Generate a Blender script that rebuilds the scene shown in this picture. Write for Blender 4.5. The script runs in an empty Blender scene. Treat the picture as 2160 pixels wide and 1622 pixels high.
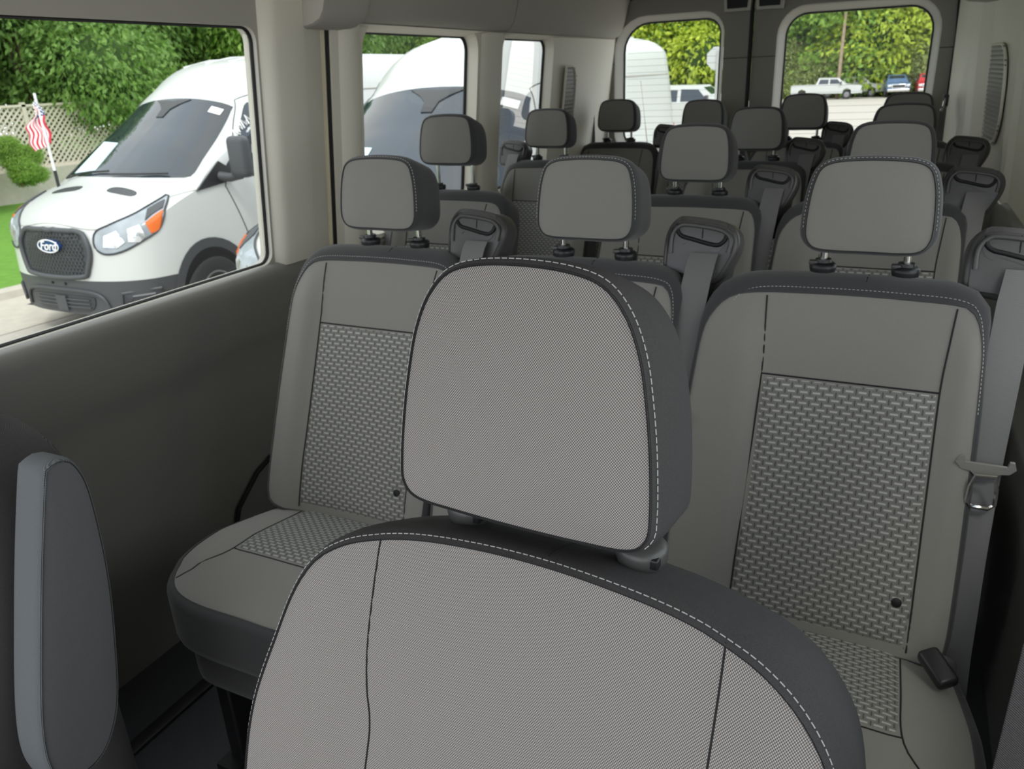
import bpy, bmesh, math, random
from mathutils import Vector, Matrix
from mathutils.bvhtree import BVHTree
from mathutils.geometry import tessellate_polygon
sc = bpy.context.scene
COL = sc.collection
# ------------------------------------------------------------------ camera
F_PX = 1633.76
YAW, PITCH, ROLL = math.radians(26.8035), math.radians(21.6417), math.radians(-2.6521)
CAM = Vector((0.26177, 0.0, 1.16823))
def cam_axes():
    fwd0 = Vector((-math.sin(YAW), math.cos(YAW), 0)); r0 = Vector((math.cos(YAW), math.sin(YAW), 0)); up0 = Vector((0, 0, 1))
    fwd = fwd0*math.cos(PITCH) - up0*math.sin(PITCH); up = up0*math.cos(PITCH) + fwd0*math.sin(PITCH)
    right = r0*math.cos(ROLL) + up*math.sin(ROLL); up2 = up*math.cos(ROLL) - r0*math.sin(ROLL)
    return right, up2, fwd
cd = bpy.data.cameras.new('camera'); cam = bpy.data.objects.new('camera', cd); COL.objects.link(cam)
r_, u_, f_ = cam_axes()
m = Matrix((r_, u_, -f_)).transposed().to_4x4(); m.translation = CAM
cam.matrix_world = m
cd.sensor_width = 36; cd.lens = F_PX/2160*36; cd.clip_start = 0.02; cd.clip_end = 400
cd.dof.use_dof = True; cd.dof.focus_distance = 0.60; cd.dof.aperture_fstop = 18.0
sc.camera = cam
# ------------------------------------------------------------------ world, sun, exposure
w = bpy.data.worlds.new('sky'); sc.world = w; w.use_nodes = True
nt = w.node_tree; nt.nodes.clear()
out = nt.nodes.new('ShaderNodeOutputWorld'); bg = nt.nodes.new('ShaderNodeBackground')
tc = nt.nodes.new('ShaderNodeTexCoord'); nz = nt.nodes.new('ShaderNodeTexNoise'); nz.inputs['Scale'].default_value = 2.2; nz.inputs['Detail'].default_value = 6
rp = nt.nodes.new('ShaderNodeValToRGB'); rp.color_ramp.elements[0].position = .38; rp.color_ramp.elements[1].position = .6
rp.color_ramp.elements[0].color = (.76, .86, 1.0, 1); rp.color_ramp.elements[1].color = (1, .985, .95, 1)
nt.links.new(tc.outputs['Generated'], nz.inputs['Vector']); nt.links.new(nz.outputs['Fac'], rp.inputs['Fac'])
nt.links.new(rp.outputs['Color'], bg.inputs['Color']); nt.links.new(bg.outputs[0], out.inputs[0])
bg.inputs['Strength'].default_value = 1.9
sl = bpy.data.lights.new('sun', 'SUN'); sun = bpy.data.objects.new('sun', sl); COL.objects.link(sun)
sl.energy = 1.3; sl.angle = math.radians(12); sl.color = (1, .96, .88)
sd = Vector((-.38, .62, -1.0)); sun.rotation_euler = sd.to_track_quat('-Z', 'Y').to_euler(); sun.location = (0, -3, 12)
sc.view_settings.view_transform = 'Standard'; sc.view_settings.look = 'None'
sc.view_settings.gamma = 1; sc.view_settings.use_curve_mapping = False
sc.view_settings.exposure = 0.2
sc.cycles.use_denoising = True; sc.cycles.max_bounces = 10; sc.cycles.diffuse_bounces = 6; sc.cycles.transparent_max_bounces = 16
# ------------------------------------------------------------------ materials
class NT:
    def __init__(s, name):
        s.m = bpy.data.materials.new(name); s.m.use_nodes = True; s.t = s.m.node_tree
        s.b = s.t.nodes['Principled BSDF']; s.L = s.t.links.new
    def n(s, typ, **k):
        x = s.t.nodes.new(typ)
        for a, b in k.items(): setattr(x, a, b)
        return x
    def put(s, sock, v):
        if hasattr(v, 'is_output') or hasattr(v, 'links'): s.L(v, sock)
        elif isinstance(v, (tuple, list)): sock.default_value = v
        else: sock.default_value = v
    def m_(s, op, a, b=None, c=None):
        x = s.n('ShaderNodeMath', operation=op); s.put(x.inputs[0], a)
        if b is not None: s.put(x.inputs[1], b)
        if c is not None: s.put(x.inputs[2], c)
        return x.outputs[0]
    def xyz(s):
        t = s.n('ShaderNodeTexCoord'); q = s.n('ShaderNodeSeparateXYZ'); s.L(t.outputs['Object'], q.inputs[0]); return q.outputs
    def mix(s, f, a, b):
        x = s.n('ShaderNodeMix', data_type='RGBA'); s.put(x.inputs[0], f)
        for i, v in ((6, a), (7, b)):
            if isinstance(v, (tuple, list)): x.inputs[i].default_value = (*v[:3], 1)
            else: s.L(v, x.inputs[i])
        return x.outputs[2]
    def noise(s, scale, detail=3, rough=.5):
        t = s.n('ShaderNodeTexCoord'); x = s.n('ShaderNodeTexNoise'); x.inputs['Scale'].default_value = scale
        x.inputs['Detail'].default_value = detail; s.L(t.outputs['Object'], x.inputs['Vector']); return x.outputs['Fac']
    def bump(s, h, strength=.3, dist=.001):
        x = s.n('ShaderNodeBump'); x.inputs['Strength'].default_value = strength; x.inputs['Distance'].default_value = dist
        s.L(h, x.inputs['Height']); s.L(x.outputs[0], s.b.inputs['Normal'])
    def col(s, v):
        if isinstance(v, (tuple, list)): s.b.inputs['Base Color'].default_value = (*v[:3], 1)
        else: s.L(v, s.b.inputs['Base Color'])
    def rough(s, v): s.b.inputs['Roughness'].default_value = v
MATS = {}
def plain(name, c, rough=.5, metal=0, grain=None, vary=.12, spec=.5, bump=.15):
    x = NT(name); x.rough(rough); x.b.inputs['Metallic'].default_value = metal; x.b.inputs['Specular IOR Level'].default_value = spec
    g = x.noise(grain or 40, 4)
    x.col(x.mix(g, tuple(v*(1-vary) for v in c), tuple(min(1, v*(1+vary)) for v in c)))
    if grain: x.bump(g, bump, .0006)
    MATS[name] = x.m; return x.m
plain('dark_plastic', (.26, .252, .24), .45, grain=700)
plain('black_plastic', (.020, .020, .022), .38, grain=900, vary=.1)
plain('guide_plastic', (.080, .078, .077), .32, grain=900, vary=.1)
plain('slot_black', (.004, .004, .005), .6)
plain('rubber', (.006, .006, .007), .6)
plain('beige_trim', (.88, .84, .73), .6, grain=500, vary=.05)
plain('grey_headliner', (.52, .50, .45), .8, grain=900, vary=.08)
plain('rear_trim', (.30, .285, .25), .6, grain=500, vary=.06)
plain('rear_reveal', (.58, .56, .50), .6, grain=500, vary=.06)
plain('vinyl_floor', (.060, .064, .074), .5, grain=300, vary=.2)
plain('chrome', (.75, .75, .74), .16, metal=1, vary=.02)
plain('seam', (.018, .018, .020), .9)
plain('thread', (.50, .50, .50), .8)
plain('white_paint', (.56, .57, .56), .22, vary=.01, grain=3, bump=0)
plain('cladding', (.060, .062, .068), .5, grain=300)
plain('grille_black', (.030, .032, .038), .4)
plain('tyre', (.022, .022, .023), .8, grain=60)
plain('rim_grey', (.25, .25, .26), .4, metal=.6)
plain('lamp_chrome', (.70, .72, .74), .12, metal=.8)
plain('lamp_clear', (.32, .35, .38), .08, vary=.4, grain=9, bump=0)
plain('lamp_amber', (.75, .16, .03), .15)
plain('badge_blue', (.015, .05, .17), .2)
plain('white_mark', (.85, .85, .85), .5)
plain('paper', (.62, .78, .82), .6)
plain('vehicle_glass', (.018, .026, .036), .03, vary=.1, spec=.8)
plain('red_paint', (.42, .02, .03), .25, vary=.02)
plain('blue_paint', (.10, .16, .28), .25, vary=.02)
plain('sign_back', (.52, .53, .54), .5)
plain('steel_pole', (.42, .42, .42), .5, grain=20)
plain('wood_pole', (.32, .24, .17), .9, grain=20)
plain('flag_red', (.60, .04, .07), .8)
plain('flag_white', (.85, .84, .84), .8)
plain('flag_blue', (.05, .07, .25), .8)
plain('lattice', (.62, .56, .46), .9, grain=30)
plain('bark', (.22, .15, .10), .9, grain=12, vary=.4)
plain('concrete', (.46, .42, .36), .9, grain=8, vary=.18, bump=.1)
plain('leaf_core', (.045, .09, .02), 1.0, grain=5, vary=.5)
def leafmat(name, a, b):
    x = NT(name); i = x.n('ShaderNodeObjectInfo'); g = x.n('ShaderNodeNewGeometry')
    t = x.mix(g.outputs['Random Per Island'], a, b)
    n = x.noise(.55, 2); t2 = x.mix(n, t, tuple(v*1.0 for v in b))
    x.col(t2); x.rough(.55)
    tr = x.n('ShaderNodeBsdfTranslucent'); x.L(t2, tr.inputs['Color'])
    ms = x.n('ShaderNodeMixShader'); ms.inputs[0].default_value = .35
    o = x.t.nodes['Material Output']; x.L(x.b.outputs[0], ms.inputs[1]); x.L(tr.outputs[0], ms.inputs[2]); x.L(ms.outputs[0], o.inputs[0])
    MATS[name] = x.m
leafmat('leaf_mid', (.09, .22, .03), (.32, .50, .09))
leafmat('leaf_bright', (.22, .36, .03), (.60, .70, .09))
leafmat('leaf_deep', (.05, .14, .03), (.22, .37, .08))
leafmat('leaf_olive', (.18, .26, .07), (.46, .52, .20))
def glass(name, tint, gl=.06):
    x = NT(name); x.t.nodes.remove(x.b); o = x.t.nodes['Material Output']
    t = x.n('ShaderNodeBsdfTransparent'); t.inputs[0].default_value = (*tint, 1)
    g = x.n('ShaderNodeBsdfGlossy'); g.inputs['Roughness'].default_value = .0; lw = x.n('ShaderNodeFresnel'); lw.inputs[0].default_value = 1.35
    k = x.m_('MULTIPLY', lw.outputs[0], gl*10)
    ms = x.n('ShaderNodeMixShader'); x.L(k, ms.inputs[0]); x.L(t.outputs[0], ms.inputs[1]); x.L(g.outputs[0], ms.inputs[2]); x.L(ms.outputs[0], o.inputs[0])
    MATS[name] = x.m
glass('window_glass', (.93, .97, .95), .05)
# plain smooth seat cloth
def cloth(name, c, k=.10, fr=900):
    x = NT(name); x.rough(.92); x.b.inputs['Specular IOR Level'].default_value = .15
    n1 = x.noise(fr, 2); n2 = x.noise(9, 3)
    a = x.mix(n1, tuple(v*(1-k) for v in c), tuple(v*(1+k) for v in c)); x.col(a)
    x.b.inputs['Sheen Weight'].default_value = .25; x.b.inputs['Sheen Roughness'].default_value = .6
    x.bump(n1, .25, .0005); MATS[name] = x.m; return x
cloth('cloth_grey', (.250, .242, .225)); cloth('cloth_dark', (.045, .045, .048), .2)
# fine two-tone weave of the front seats
def weave():
    x = NT('cloth_weave'); x.rough(.9); x.b.inputs['Specular IOR Level'].default_value = .2
    X, Y, Z = x.xyz(); P = 2*math.pi/.0021
    a = x.m_('SINE', x.m_('MULTIPLY', X, P)); b = x.m_('SINE', x.m_('MULTIPLY', Z, 2*math.pi/.0025))
    p = x.m_('MULTIPLY_ADD', x.m_('MULTIPLY', a, b), .5, .5)
    s = x.n('ShaderNodeMapRange'); s.inputs[1].default_value = .38; s.inputs[2].default_value = .72; x.L(p, s.inputs[0])
    n = x.noise(14, 3); base = x.mix(n, (.37, .335, .320), (.345, .335, .328))
    x.col(x.mix(s.outputs[0], (.140, .130, .128), x.mix(.5, base, (.70, .66, .63))))
    x.bump(p, .35, .0007); MATS['cloth_weave'] = x.m
weave()
def twill():
    x = NT('cloth_twill'); x.rough(.85); x.b.inputs['Specular IOR Level'].default_value = .25
    X, Y, Z = x.xyz(); P = 2*math.pi/.0021
    d = x.m_('ADD', x.m_('ADD', X, x.m_('MULTIPLY', Z, 1.15)), x.m_('MULTIPLY', Y, 1.6))
    p = x.m_('MULTIPLY_ADD', x.m_('SINE', x.m_('MULTIPLY', d, P)), .5, .5)
    n = x.noise(1400, 2); q = x.m_('MULTIPLY', p, n)
    x.col(x.mix(q, (.034, .032, .034), (.175, .170, .174))); x.bump(p, .3, .0005)
    MATS['cloth_twill'] = x.m
twill()
def basket(name, px, pz, axis2, flip=False):
    x = NT(name); x.rough(.85); x.b.inputs['Specular IOR Level'].default_value = .25
    X, Y, Z = x.xyz(); S = Z if axis2 == 'Z' else Y
    v = x.m_('DIVIDE', S, pz); row = x.m_('FLOOR', v); fv = x.m_('FRACT', v)
    h = x.m_('MULTIPLY', x.m_('MODULO', x.m_('ABSOLUTE', row), 2.0), .5)
    u = x.m_('FRACT', x.m_('ADD', x.m_('ADD', x.m_('DIVIDE', X, px), 50.0), h))
    dash = x.m_('MULTIPLY', x.m_('LESS_THAN', u, .60), x.m_('MULTIPLY', x.m_('GREATER_THAN', fv, .30), x.m_('LESS_THAN', fv, .62)))
    dark = x.m_('MULTIPLY', x.m_('GREATER_THAN', u, .74), x.m_('LESS_THAN', u, .86))
    rowgap = x.m_('MULTIPLY', x.m_('LESS_THAN', u, .60), x.m_('GREATER_THAN', fv, .86))
    fine = x.m_('MULTIPLY_ADD', x.m_('SINE', x.m_('MULTIPLY', X, 2*math.pi/.0016)), .25, .5)
    c = x.mix(fine, (.185, .183, .172), (.255, .252, .238))
    c = x.mix(x.m_('MULTIPLY', rowgap, .35), c, (.10, .10, .095)); c = x.mix(x.m_('MULTIPLY', dark, .65), c, (.055, .055, .055)); c = x.mix(x.m_('MULTIPLY', dash, .9), c, (.50, .50, .48))
    x.col(c); x.bump(dash, .3, .0008); MATS[name] = x.m
basket('basket_back', .0185, .0078, 'Z'); basket('basket_seat', .0185, .0078, 'Y')
def webbing():
    x = NT('webbing'); x.rough(.5); X, Y, Z = x.xyz(); p = x.m_('MULTIPLY_ADD', x.m_('SINE', x.m_('MULTIPLY', Z, 2*math.pi/.0018)), .5, .5)
    x.col(x.mix(p, (.125, .126, .127), (.190, .190, .190))); x.bump(p, .2, .0005); MATS['webbing'] = x.m
webbing()
def groundmat(name, a, b, s, rough=.95):
    x = NT(name); x.rough(rough); n = x.noise(s, 6); n2 = x.noise(s*.06, 3); c = x.mix(n, a, b); x.col(x.mix(x.m_('MULTIPLY', n2, .4), c, b)); MATS[name] = x.m
groundmat('asphalt', (.33, .30, .27), (.48, .44, .39), 18)
groundmat('grass', (.045, .14, .012), (.15, .32, .03), 9)
# ------------------------------------------------------------------ mesh helpers
class MB:
    def __init__(s): s.v = []; s.f = []
    def add(s, vs, fs):
        o = len(s.v); s.v += [tuple(v) for v in vs]; s.f += [tuple(i+o for i in f) for f in fs]; return s
    def box(s, c, d, rot=None):
        c = Vector(c); vs = []
        for x in (-.5, .5):
            for y in (-.5, .5):
                for z in (-.5, .5):
                    q = Vector((x*d[0], y*d[1], z*d[2])); vs.append(c + (rot @ q if rot else q))
        return s.add(vs, [(0, 1, 3, 2), (4, 6, 7, 5), (0, 4, 5, 1), (2, 3, 7, 6), (0, 2, 6, 4), (1, 5, 7, 3)])
    def rbox(s, c, d, r, rot=None, n=3):
        bm = bmesh.new(); bmesh.ops.create_cube(bm, size=1); bmesh.ops.scale(bm, vec=d, verts=bm.verts)
        bmesh.ops.bevel(bm, geom=bm.edges[:], offset=min(r, min(d)*.49), segments=n, profile=.5, affect='EDGES')
        bm.verts.index_update(); c = Vector(c)
        s.add([c + (rot @ v.co if rot else v.co) for v in bm.verts], [[v.index for v in f.verts] for f in bm.faces]); bm.free(); return s
    def tube(s, pts, r, n=8, closed=False, cap=True):
        pts = [Vector(p) for p in pts]; N = len(pts); rs = r if isinstance(r, (list, tuple)) else [r]*N
        up = None; rings = []
        for i, p in enumerate(pts):
            a = pts[(i-1) % N] if (closed or i > 0) else p; b = pts[(i+1) % N] if (closed or i < N-1) else p
            t = (b-a).normalized()
            if up is None: up = t.orthogonal().normalized()
            up = (up - t*up.dot(t)); up = up.normalized() if up.length > 1e-6 else t.orthogonal().normalized()
            w_ = t.cross(up)
            rings.append([p + (up*math.cos(2*math.pi*k/n) + w_*math.sin(2*math.pi*k/n))*rs[i] for k in range(n)])
        vs = [v for q in rings for v in q]; fs = []
        for i in range(N if closed else N-1):
            j = (i+1) % N
            for k in range(n): fs.append((i*n+k, i*n+(k+1) % n, j*n+(k+1) % n, j*n+k))
        if not closed and cap: fs += [tuple(range(n))[::-1], tuple((N-1)*n+k for k in range(n))]
        return s.add(vs, fs)
    def lathe(s, prof, M=None, n=24, cap=True):
        vs = []; fs = []
        for r, z in prof:
            for k in range(n):
                v = Vector((r*math.cos(2*math.pi*k/n), r*math.sin(2*math.pi*k/n), z)); vs.append(M @ v if M else v)
        for i in range(len(prof)-1):
            for k in range(n): fs.append((i*n+k, i*n+(k+1) % n, (i+1)*n+(k+1) % n, (i+1)*n+k))
        if cap: fs += [tuple(range(n))[::-1], tuple((len(prof)-1)*n+k for k in range(n))]
        return s.add(vs, fs)
    def prism(s, pts, fn0, fn1):
        """closed 2-D outline between two mappings (front and back)"""
        n = len(pts); vs = [fn0(*p) for p in pts] + [fn1(*p) for p in pts]
        fs = [tuple(range(n)), tuple(range(2*n-1, n-1, -1))] + [(i, i+n, (i+1) % n+n, (i+1) % n) for i in range(n)]
        return s.add(vs, fs)
    def mesh(s, name, mats, smooth=True):
        me = bpy.data.meshes.new(name); me.from_pydata([tuple(v) for v in s.v], [], s.f)
        for q in (mats if isinstance(mats, (list, tuple)) else [mats]): me.materials.append(MATS[q])
        bm = bmesh.new(); bm.from_mesh(me); bmesh.ops.recalc_face_normals(bm, faces=bm.faces); bm.to_mesh(me); bm.free()
        if smooth:
            me.polygons.foreach_set('use_smooth', [True]*len(me.polygons))
            try: me.set_sharp_from_angle(angle=math.radians(50))
            except Exception: pass
        return me
    def build(s, name, mats, parent=None, smooth=True, loc=None):
        return link(name, s.mesh(name, mats, smooth), parent, loc)
def link(name, me, parent=None, loc=None):
    o = bpy.data.objects.new(name, me); COL.objects.link(o)
    if parent: o.parent = parent
    if loc: o.location = loc
    return o
def thing(name, label, cat, loc=(0, 0, 0), rz=0, group=None):
    o = bpy.data.objects.new(name, None); COL.objects.link(o); o.location = loc; o.rotation_euler = (0, 0, rz); o.empty_display_size = .1
    return tag(o, label, cat, group)
def tag(o, label, cat, group=None, kind=None):
    o['label'] = label; o['category'] = cat
    if group: o['group'] = group
    if kind: o['kind'] = kind
    return o
def struct(o, label=None):
    o['kind'] = 'structure'
    if label: o['label'] = label
    return o
def copy_tree(o, parent=None):
    c = o.copy(); COL.objects.link(c)
    if parent: c.parent = parent
    for ch in list(o.children): copy_tree(ch, c)
    return c
def spl(pts, n, closed=True):
    """resampled Catmull-Rom through control points (2-D or 3-D)"""
    P = [Vector(p) for p in pts]; N = len(P); d = []
    segs = N if closed else N-1
    for i in range(segs):
        a = P[(i-1) % N] if (closed or i > 0) else P[0]; b = P[i]; c = P[(i+1) % N]; e = P[(i+2) % N] if (closed or i+2 < N) else P[-1]
        for k in range(16):
            t = k/16; d.append(.5*((2*b)+(c-a)*t+(2*a-5*b+4*c-e)*t*t+(3*b-a-3*c+e)*t**3))
    if not closed: d.append(P[-1])
    L = [0]; M_ = d + ([d[0]] if closed else [])
    for i in range(len(M_)-1): L.append(L[-1]+(M_[i+1]-M_[i]).length)
    out = []; j = 0; tot = L[-1]
    for k in range(n):
        s = tot*k/(n if closed else n-1)
        while j < len(L)-2 and L[j+1] < s: j += 1
        q = (s-L[j])/max(1e-9, L[j+1]-L[j]); out.append(M_[j].lerp(M_[j+1], min(1, q)))
    return out
def rrect(x0, x1, y0, y1, r, n=6):
    rs = r if isinstance(r, (list, tuple)) else (r,)*4; o = []
    for (cx, cy, a0, rr) in ((x1-rs[0], y1-rs[0], 0, rs[0]), (x0+rs[1], y1-rs[1], 90, rs[1]), (x0+rs[2], y0+rs[2], 180, rs[2]), (x1-rs[3], y0+rs[3], 270, rs[3])):
        for k in range(n+1):
            a = math.radians(a0+90*k/n); o.append((cx+rr*math.cos(a), cy+rr*math.sin(a)))
    return o
def mirror(half):
    """half outline from bottom centre, up the +x side, to top centre"""
    return [(x, s) for x, s in half] + [(-x, s) for x, s in reversed(half) if abs(x) > 1e-6]
def norms(Q):
    N = len(Q); o = []
    ar = sum(Q[i][0]*Q[(i+1) % N][1]-Q[(i+1) % N][0]*Q[i][1] for i in range(N)); sg = 1 if ar > 0 else -1
    for i in range(N):
        t = (Q[(i+1) % N]-Q[i-1]).normalized(); o.append(Vector((t[1], -t[0]))*sg)
    return o
def pad(half, M, rim, thick, bulge, n=96, rings=12, p=3.0, shape=None, center=None, full=None, rr=1.0, taper=0.0):
    """upholstered block: returns (face MB, rim MB, outline points). local (x, depth, s): face looks to -depth.
    rim(x,s,nx,ns)->rim width at an outline point"""
    ctrl = full or mirror(half); Q = [Vector((a[0], a[1])) for a in spl(ctrl, n)]; nn = norms(Q)
    c = Vector(center) if center else Vector((sum(q[0] for q in Q)/n, sum(q[1] for q in Q)/n))
    sh = shape or (lambda x, s: 0)
    def P3(q, d): return M @ Vector((q[0], d, q[1]))
    face = MB(); vs = [P3(c, -bulge+sh(*c))]
    for k in range(1, rings+1):
        r = (k/rings)**.85
        for q in Q:
            z = c+(q-c)*r; vs.append(P3(z, -bulge*(1-r**p)+sh(z[0], z[1])))
    fs = [(0, 1+(i+1) % n, 1+i) for i in range(n)]
    for k in range(rings-1):
        for i in range(n):
            a = 1+k*n+i; b = 1+k*n+(i+1) % n; fs.append((a, b, b+n, a+n))
    face.add(vs, fs)
    ws = [rim(q[0], q[1], m_[0], m_[1]) for q, m_ in zip(Q, nn)]
    # smooth widths
    for _ in range(3): ws = [(ws[i-1]+2*ws[i]+ws[(i+1) % n])/4 for i in range(n)]
    prof = [(0, .0025), (.03, -.002)]+[(math.sin(math.radians(a)), (1-math.cos(math.radians(a)))) for a in (12, 25, 40, 55, 70, 90)]
    smx = max(q[1] for q in Q)
    def PT(z, d, s0):
        k = max(0, (s0-c[1])/(smx-c[1])); return P3(Vector((z[0], z[1]-taper*(max(0, d)/thick)**1.3*k)), d)
    rimm = MB(); vs = []; cnt = 0
    for a, b in prof:
        for q, m_, w_ in zip(Q, nn, ws):
            z = q+m_*(w_*a); d = (b*w_*rr if cnt > 1 else b)+sh(q[0], q[1]); vs.append(PT(z, d, q[1]))
        cnt += 1
    for a, b in ((1, .55), (1, .8), (.75, .93), (.35, 1.0)):
        for q, m_, w_ in zip(Q, nn, ws):
            z = q+m_*(w_*a if a > 0 else 0); d0 = w_*rr; vs.append(PT(z, d0+(thick-d0)*b, q[1]))
        cnt += 1
    for sc_ in (.6,):
        for q, m_, w_ in zip(Q, nn, ws): vs.append(PT(c+(q-c)*sc_, thick*1.03, c[1]+(q[1]-c[1])*.8))
        cnt += 1
    vs.append(P3(c, thick*1.05)); fs = []
    for k in range(cnt-1):
        for i in range(n):
            a = k*n+i; b = k*n+(i+1) % n; fs.append((a, b, b+n, a+n))
    for i in range(n): fs.append(((cnt-1)*n+i, (cnt-1)*n+(i+1) % n, cnt*n))
    rimm.add(vs, fs)
    return face, rimm, Q, nn, ws
def bvh_of(*mbs):
    V = []; Fc = []
    for q in mbs:
        o = len(V); V += [Vector(v) for v in q.v]; Fc += [tuple(i+o for i in f) for f in q.f]
    return BVHTree.FromPolygons(V, Fc)
def on(bvh, p, d, off=0):
    h = bvh.ray_cast(Vector(p), Vector(d).normalized())
    if h[0] is None:
        h = bvh.find_nearest(Vector(p)); 
    n = h[1]
    if n.dot(Vector(d)) > 0: n = -n
    return h[0]+n*off
def seam_line(mb, bvh, pts, d, r=.0012, off=0.0, n=None):
    q = [on(bvh, p, d, off) for p in pts]; mb.tube(q, r, 6); return mb
def stitches(mb, bvh, pts, d, dash=.0042, gap=.0022, r=.0007, off=.0006):
    P = [on(bvh, p, d, off) for p in pts]; acc = 0; i = 0; L = [0]
    for k in range(len(P)-1): L.append(L[-1]+(P[k+1]-P[k]).length)
    def at(s):
        j = 0
        lo, hi = 0, len(L)-2
        while lo < hi:
            mid = (lo+hi+1)//2
            if L[mid] <= s: lo = mid
            else: hi = mid-1
        q = (s-L[lo])/max(1e-9, L[lo+1]-L[lo]); return P[lo].lerp(P[lo+1], min(1, q))
    s = 0
    while s+dash < L[-1]: mb.tube([at(s), at(s+dash)], r, 4); s += dash+gap
    return mb
def drape(bvh, outline, to3, d, off=.004, rings=8, edge=0.0):
    """patch of a closed 2-D outline laid on a surface along direction d"""
    Q = [Vector(q) for q in outline]; n = len(Q); c = Vector((sum(q[0] for q in Q)/n, sum(q[1] for q in Q)/n)); mb = MB()
    vs = [on(bvh, to3(*c), d, off)]
    for k in range(1, rings+1):
        for q in Q: vs.append(on(bvh, to3(*(c+(q-c)*(k/rings))), d, off))
    for q in Q: vs.append(on(bvh, to3(*q), d, -.002))
    fs = [(0, 1+i, 1+(i+1) % n) for i in range(n)]
    for k in range(rings):
        for i in range(n):
            a = 1+k*n+i; b = 1+k*n+(i+1) % n; fs.append((a, b, b+n, a+n))
    return mb.add(vs, fs)
def patch(bvh, x0, x1, s0, s1, M, off=.003, nx=24, ns=40, d=None):
    """upholstery insert laid on a face in seat-plane coordinates"""
    d = d or (M.to_3x3() @ Vector((0, 1, 0))); mb = MB(); vs = []
    for j in range(ns+1):
        for i in range(nx+1):
            u = i/nx; v = j/ns; e = min(1, min(u, 1-u)*nx/2.0, min(v, 1-v)*ns/2.5)
            x = (x0(v) if callable(x0) else x0)*(1-u)+(x1(v) if callable(x1) else x1)*u; s = s0+(s1-s0)*v
            vs.append(on(bvh, M @ Vector((x, -.3, s)), d, off*math.sqrt(e)-.001*(1-e)))
    fs = [(j*(nx+1)+i, j*(nx+1)+i+1, (j+1)*(nx+1)+i+1, (j+1)*(nx+1)+i) for j in range(ns) for i in range(nx)]
    return mb.add(vs, fs)
def holed(outline, holes, fn):
    vs = []; polys = []
    for P in [outline]+holes:
        polys.append([Vector((a, b, 0)) for a, b in P]); vs += [fn(a, b) for a, b in P]
    return MB().add(vs, [tuple(t) for t in tessellate_polygon(polys)])
def ring(mb, A, B):
    n = len(A); return mb.add(list(A)+list(B), [(i, (i+1) % n, (i+1) % n+n, i+n) for i in range(n)])
# ------------------------------------------------------------------ the van's shell
FL = -.10; ZB = .742; ZT = 1.303; CEIL = 1.75; YR = 3.98
def xl(z): return -1.204+(z-ZB)*.107          # leaning left wall above the belt line
def xr(z): return .560-(z-ZB)*.10
# floor
fl = MB(); fl.box((-.33, 1.35, FL-.02), (1.80, 5.4, .04)); struct(fl.build('floor', 'vinyl_floor', smooth=False))
tr = MB()
for xx in (-1.03, -.42, .1): tr.rbox((xx, 2.0, FL+.004), (.035, 3.9, .008), .003)
struct(tr.build('trim_1', 'black_plastic'))
# ceiling + roof skin
ce = MB(); ce.box((-.33, 1.6, CEIL+.02), (1.5, 4.9, .04)); struct(ce.build('ceiling', 'grey_headliner', smooth=False))
def extr(prof, y0, y1, seg=1, close=False, wob=None):
    mb = MB(); n = len(prof); vs = []
    for k in range(seg+1):
        y = y0+(y1-y0)*k/seg
        for x, z in prof: vs.append((x, y, z))
    fs = [(k*n+i, k*n+i+1, (k+1)*n+i+1, (k+1)*n+i) for k in range(seg) for i in range(n-1)]
    if close:
        fs += [(k*n+n-1, k*n, (k+1)*n, (k+1)*n+n-1) for k in range(seg)]
        fs += [tuple(range(n))[::-1], tuple(seg*n+i for i in range(n))]
    return mb.add(vs, fs)
# --- sliding door (door_1): lower moulding, header, beige rear pillar
d1 = extr([(-1.26, .70), (-1.212, ZB-.012), (-1.204, ZB-.002), (-1.190, ZB), (-1.176, .734), (-1.168, .720), (-1.166, .700), (-1.172, .64), (-1.178, .585), (-1.186, .555), (-1.196, .53), (-1.199, .48), (-1.2, .30), (-1.203, .05), (-1.21, FL), (-1.26, FL)], .22, 1.785, 1, True)
D1 = struct(d1.build('door_1', 'dark_plastic'))
w1 = rrect(.42, 1.523, ZB, ZT, (.035, .06, .06, .03))
hdr = holed([(.22, ZB-.004), (1.60, ZB-.004), (1.60, 1.62), (.22, 1.62)], [w1], lambda y, z: (xl(z)+.012, y, z))
ring(hdr, [(xl(z)+.012, y, z) for y, z in w1], [(xl(z)-.028, y, z) for y, z in w1])
hd = hdr.build('window_frame', 'grey_headliner', D1)
gk = MB().tube([(xl(z)-.004, y, z) for y, z in w1], .0055, 6, closed=True); gk.build('window_gasket', 'rubber', D1)
struct(MB().add([(xl(z)-.012, y, z) for y, z in w1], [tuple(range(len(w1)))]).build('window_1', 'window_glass', smooth=False))
# pillar: plan profile (x offset inward, y) swept up the lean
pil = MB(); prof = [(-.02, 1.515), (.012, 1.530), (.034, 1.548), (.040, 1.565), (.042, 1.655), (.037, 1.668), (.008, 1.762), (-.02, 1.768), (-.08, 1.770)]
zz = [.732, .765, .80, 1.0, 1.2, 1.4, 1.62]; vs = []
for z in zz:
    for k, (dx, y) in enumerate(prof): vs.append((xl(z)+dx*(1.0 if z > .76 else .9), y+(.0 if z > .76 else .002), z))
n = len(prof); pil.add(vs, [(j*n+i, j*n+i+1, (j+1)*n+i+1, (j+1)*n+i) for j in range(len(zz)-1) for i in range(n-1)]+[tuple(range(n))])
pil.build('door_pillar', 'beige_trim', D1)
# door seal behind it
se = MB().tube([(xl(z)+.022-(.0 if z > .3 else .02), 1.779, z) for z in (.2, .5, .75, .9, 1.1, 1.3, 1.45, 1.6)], [.011]*8, 8)
struct(se.build('trim_2', 'rubber'))
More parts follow.
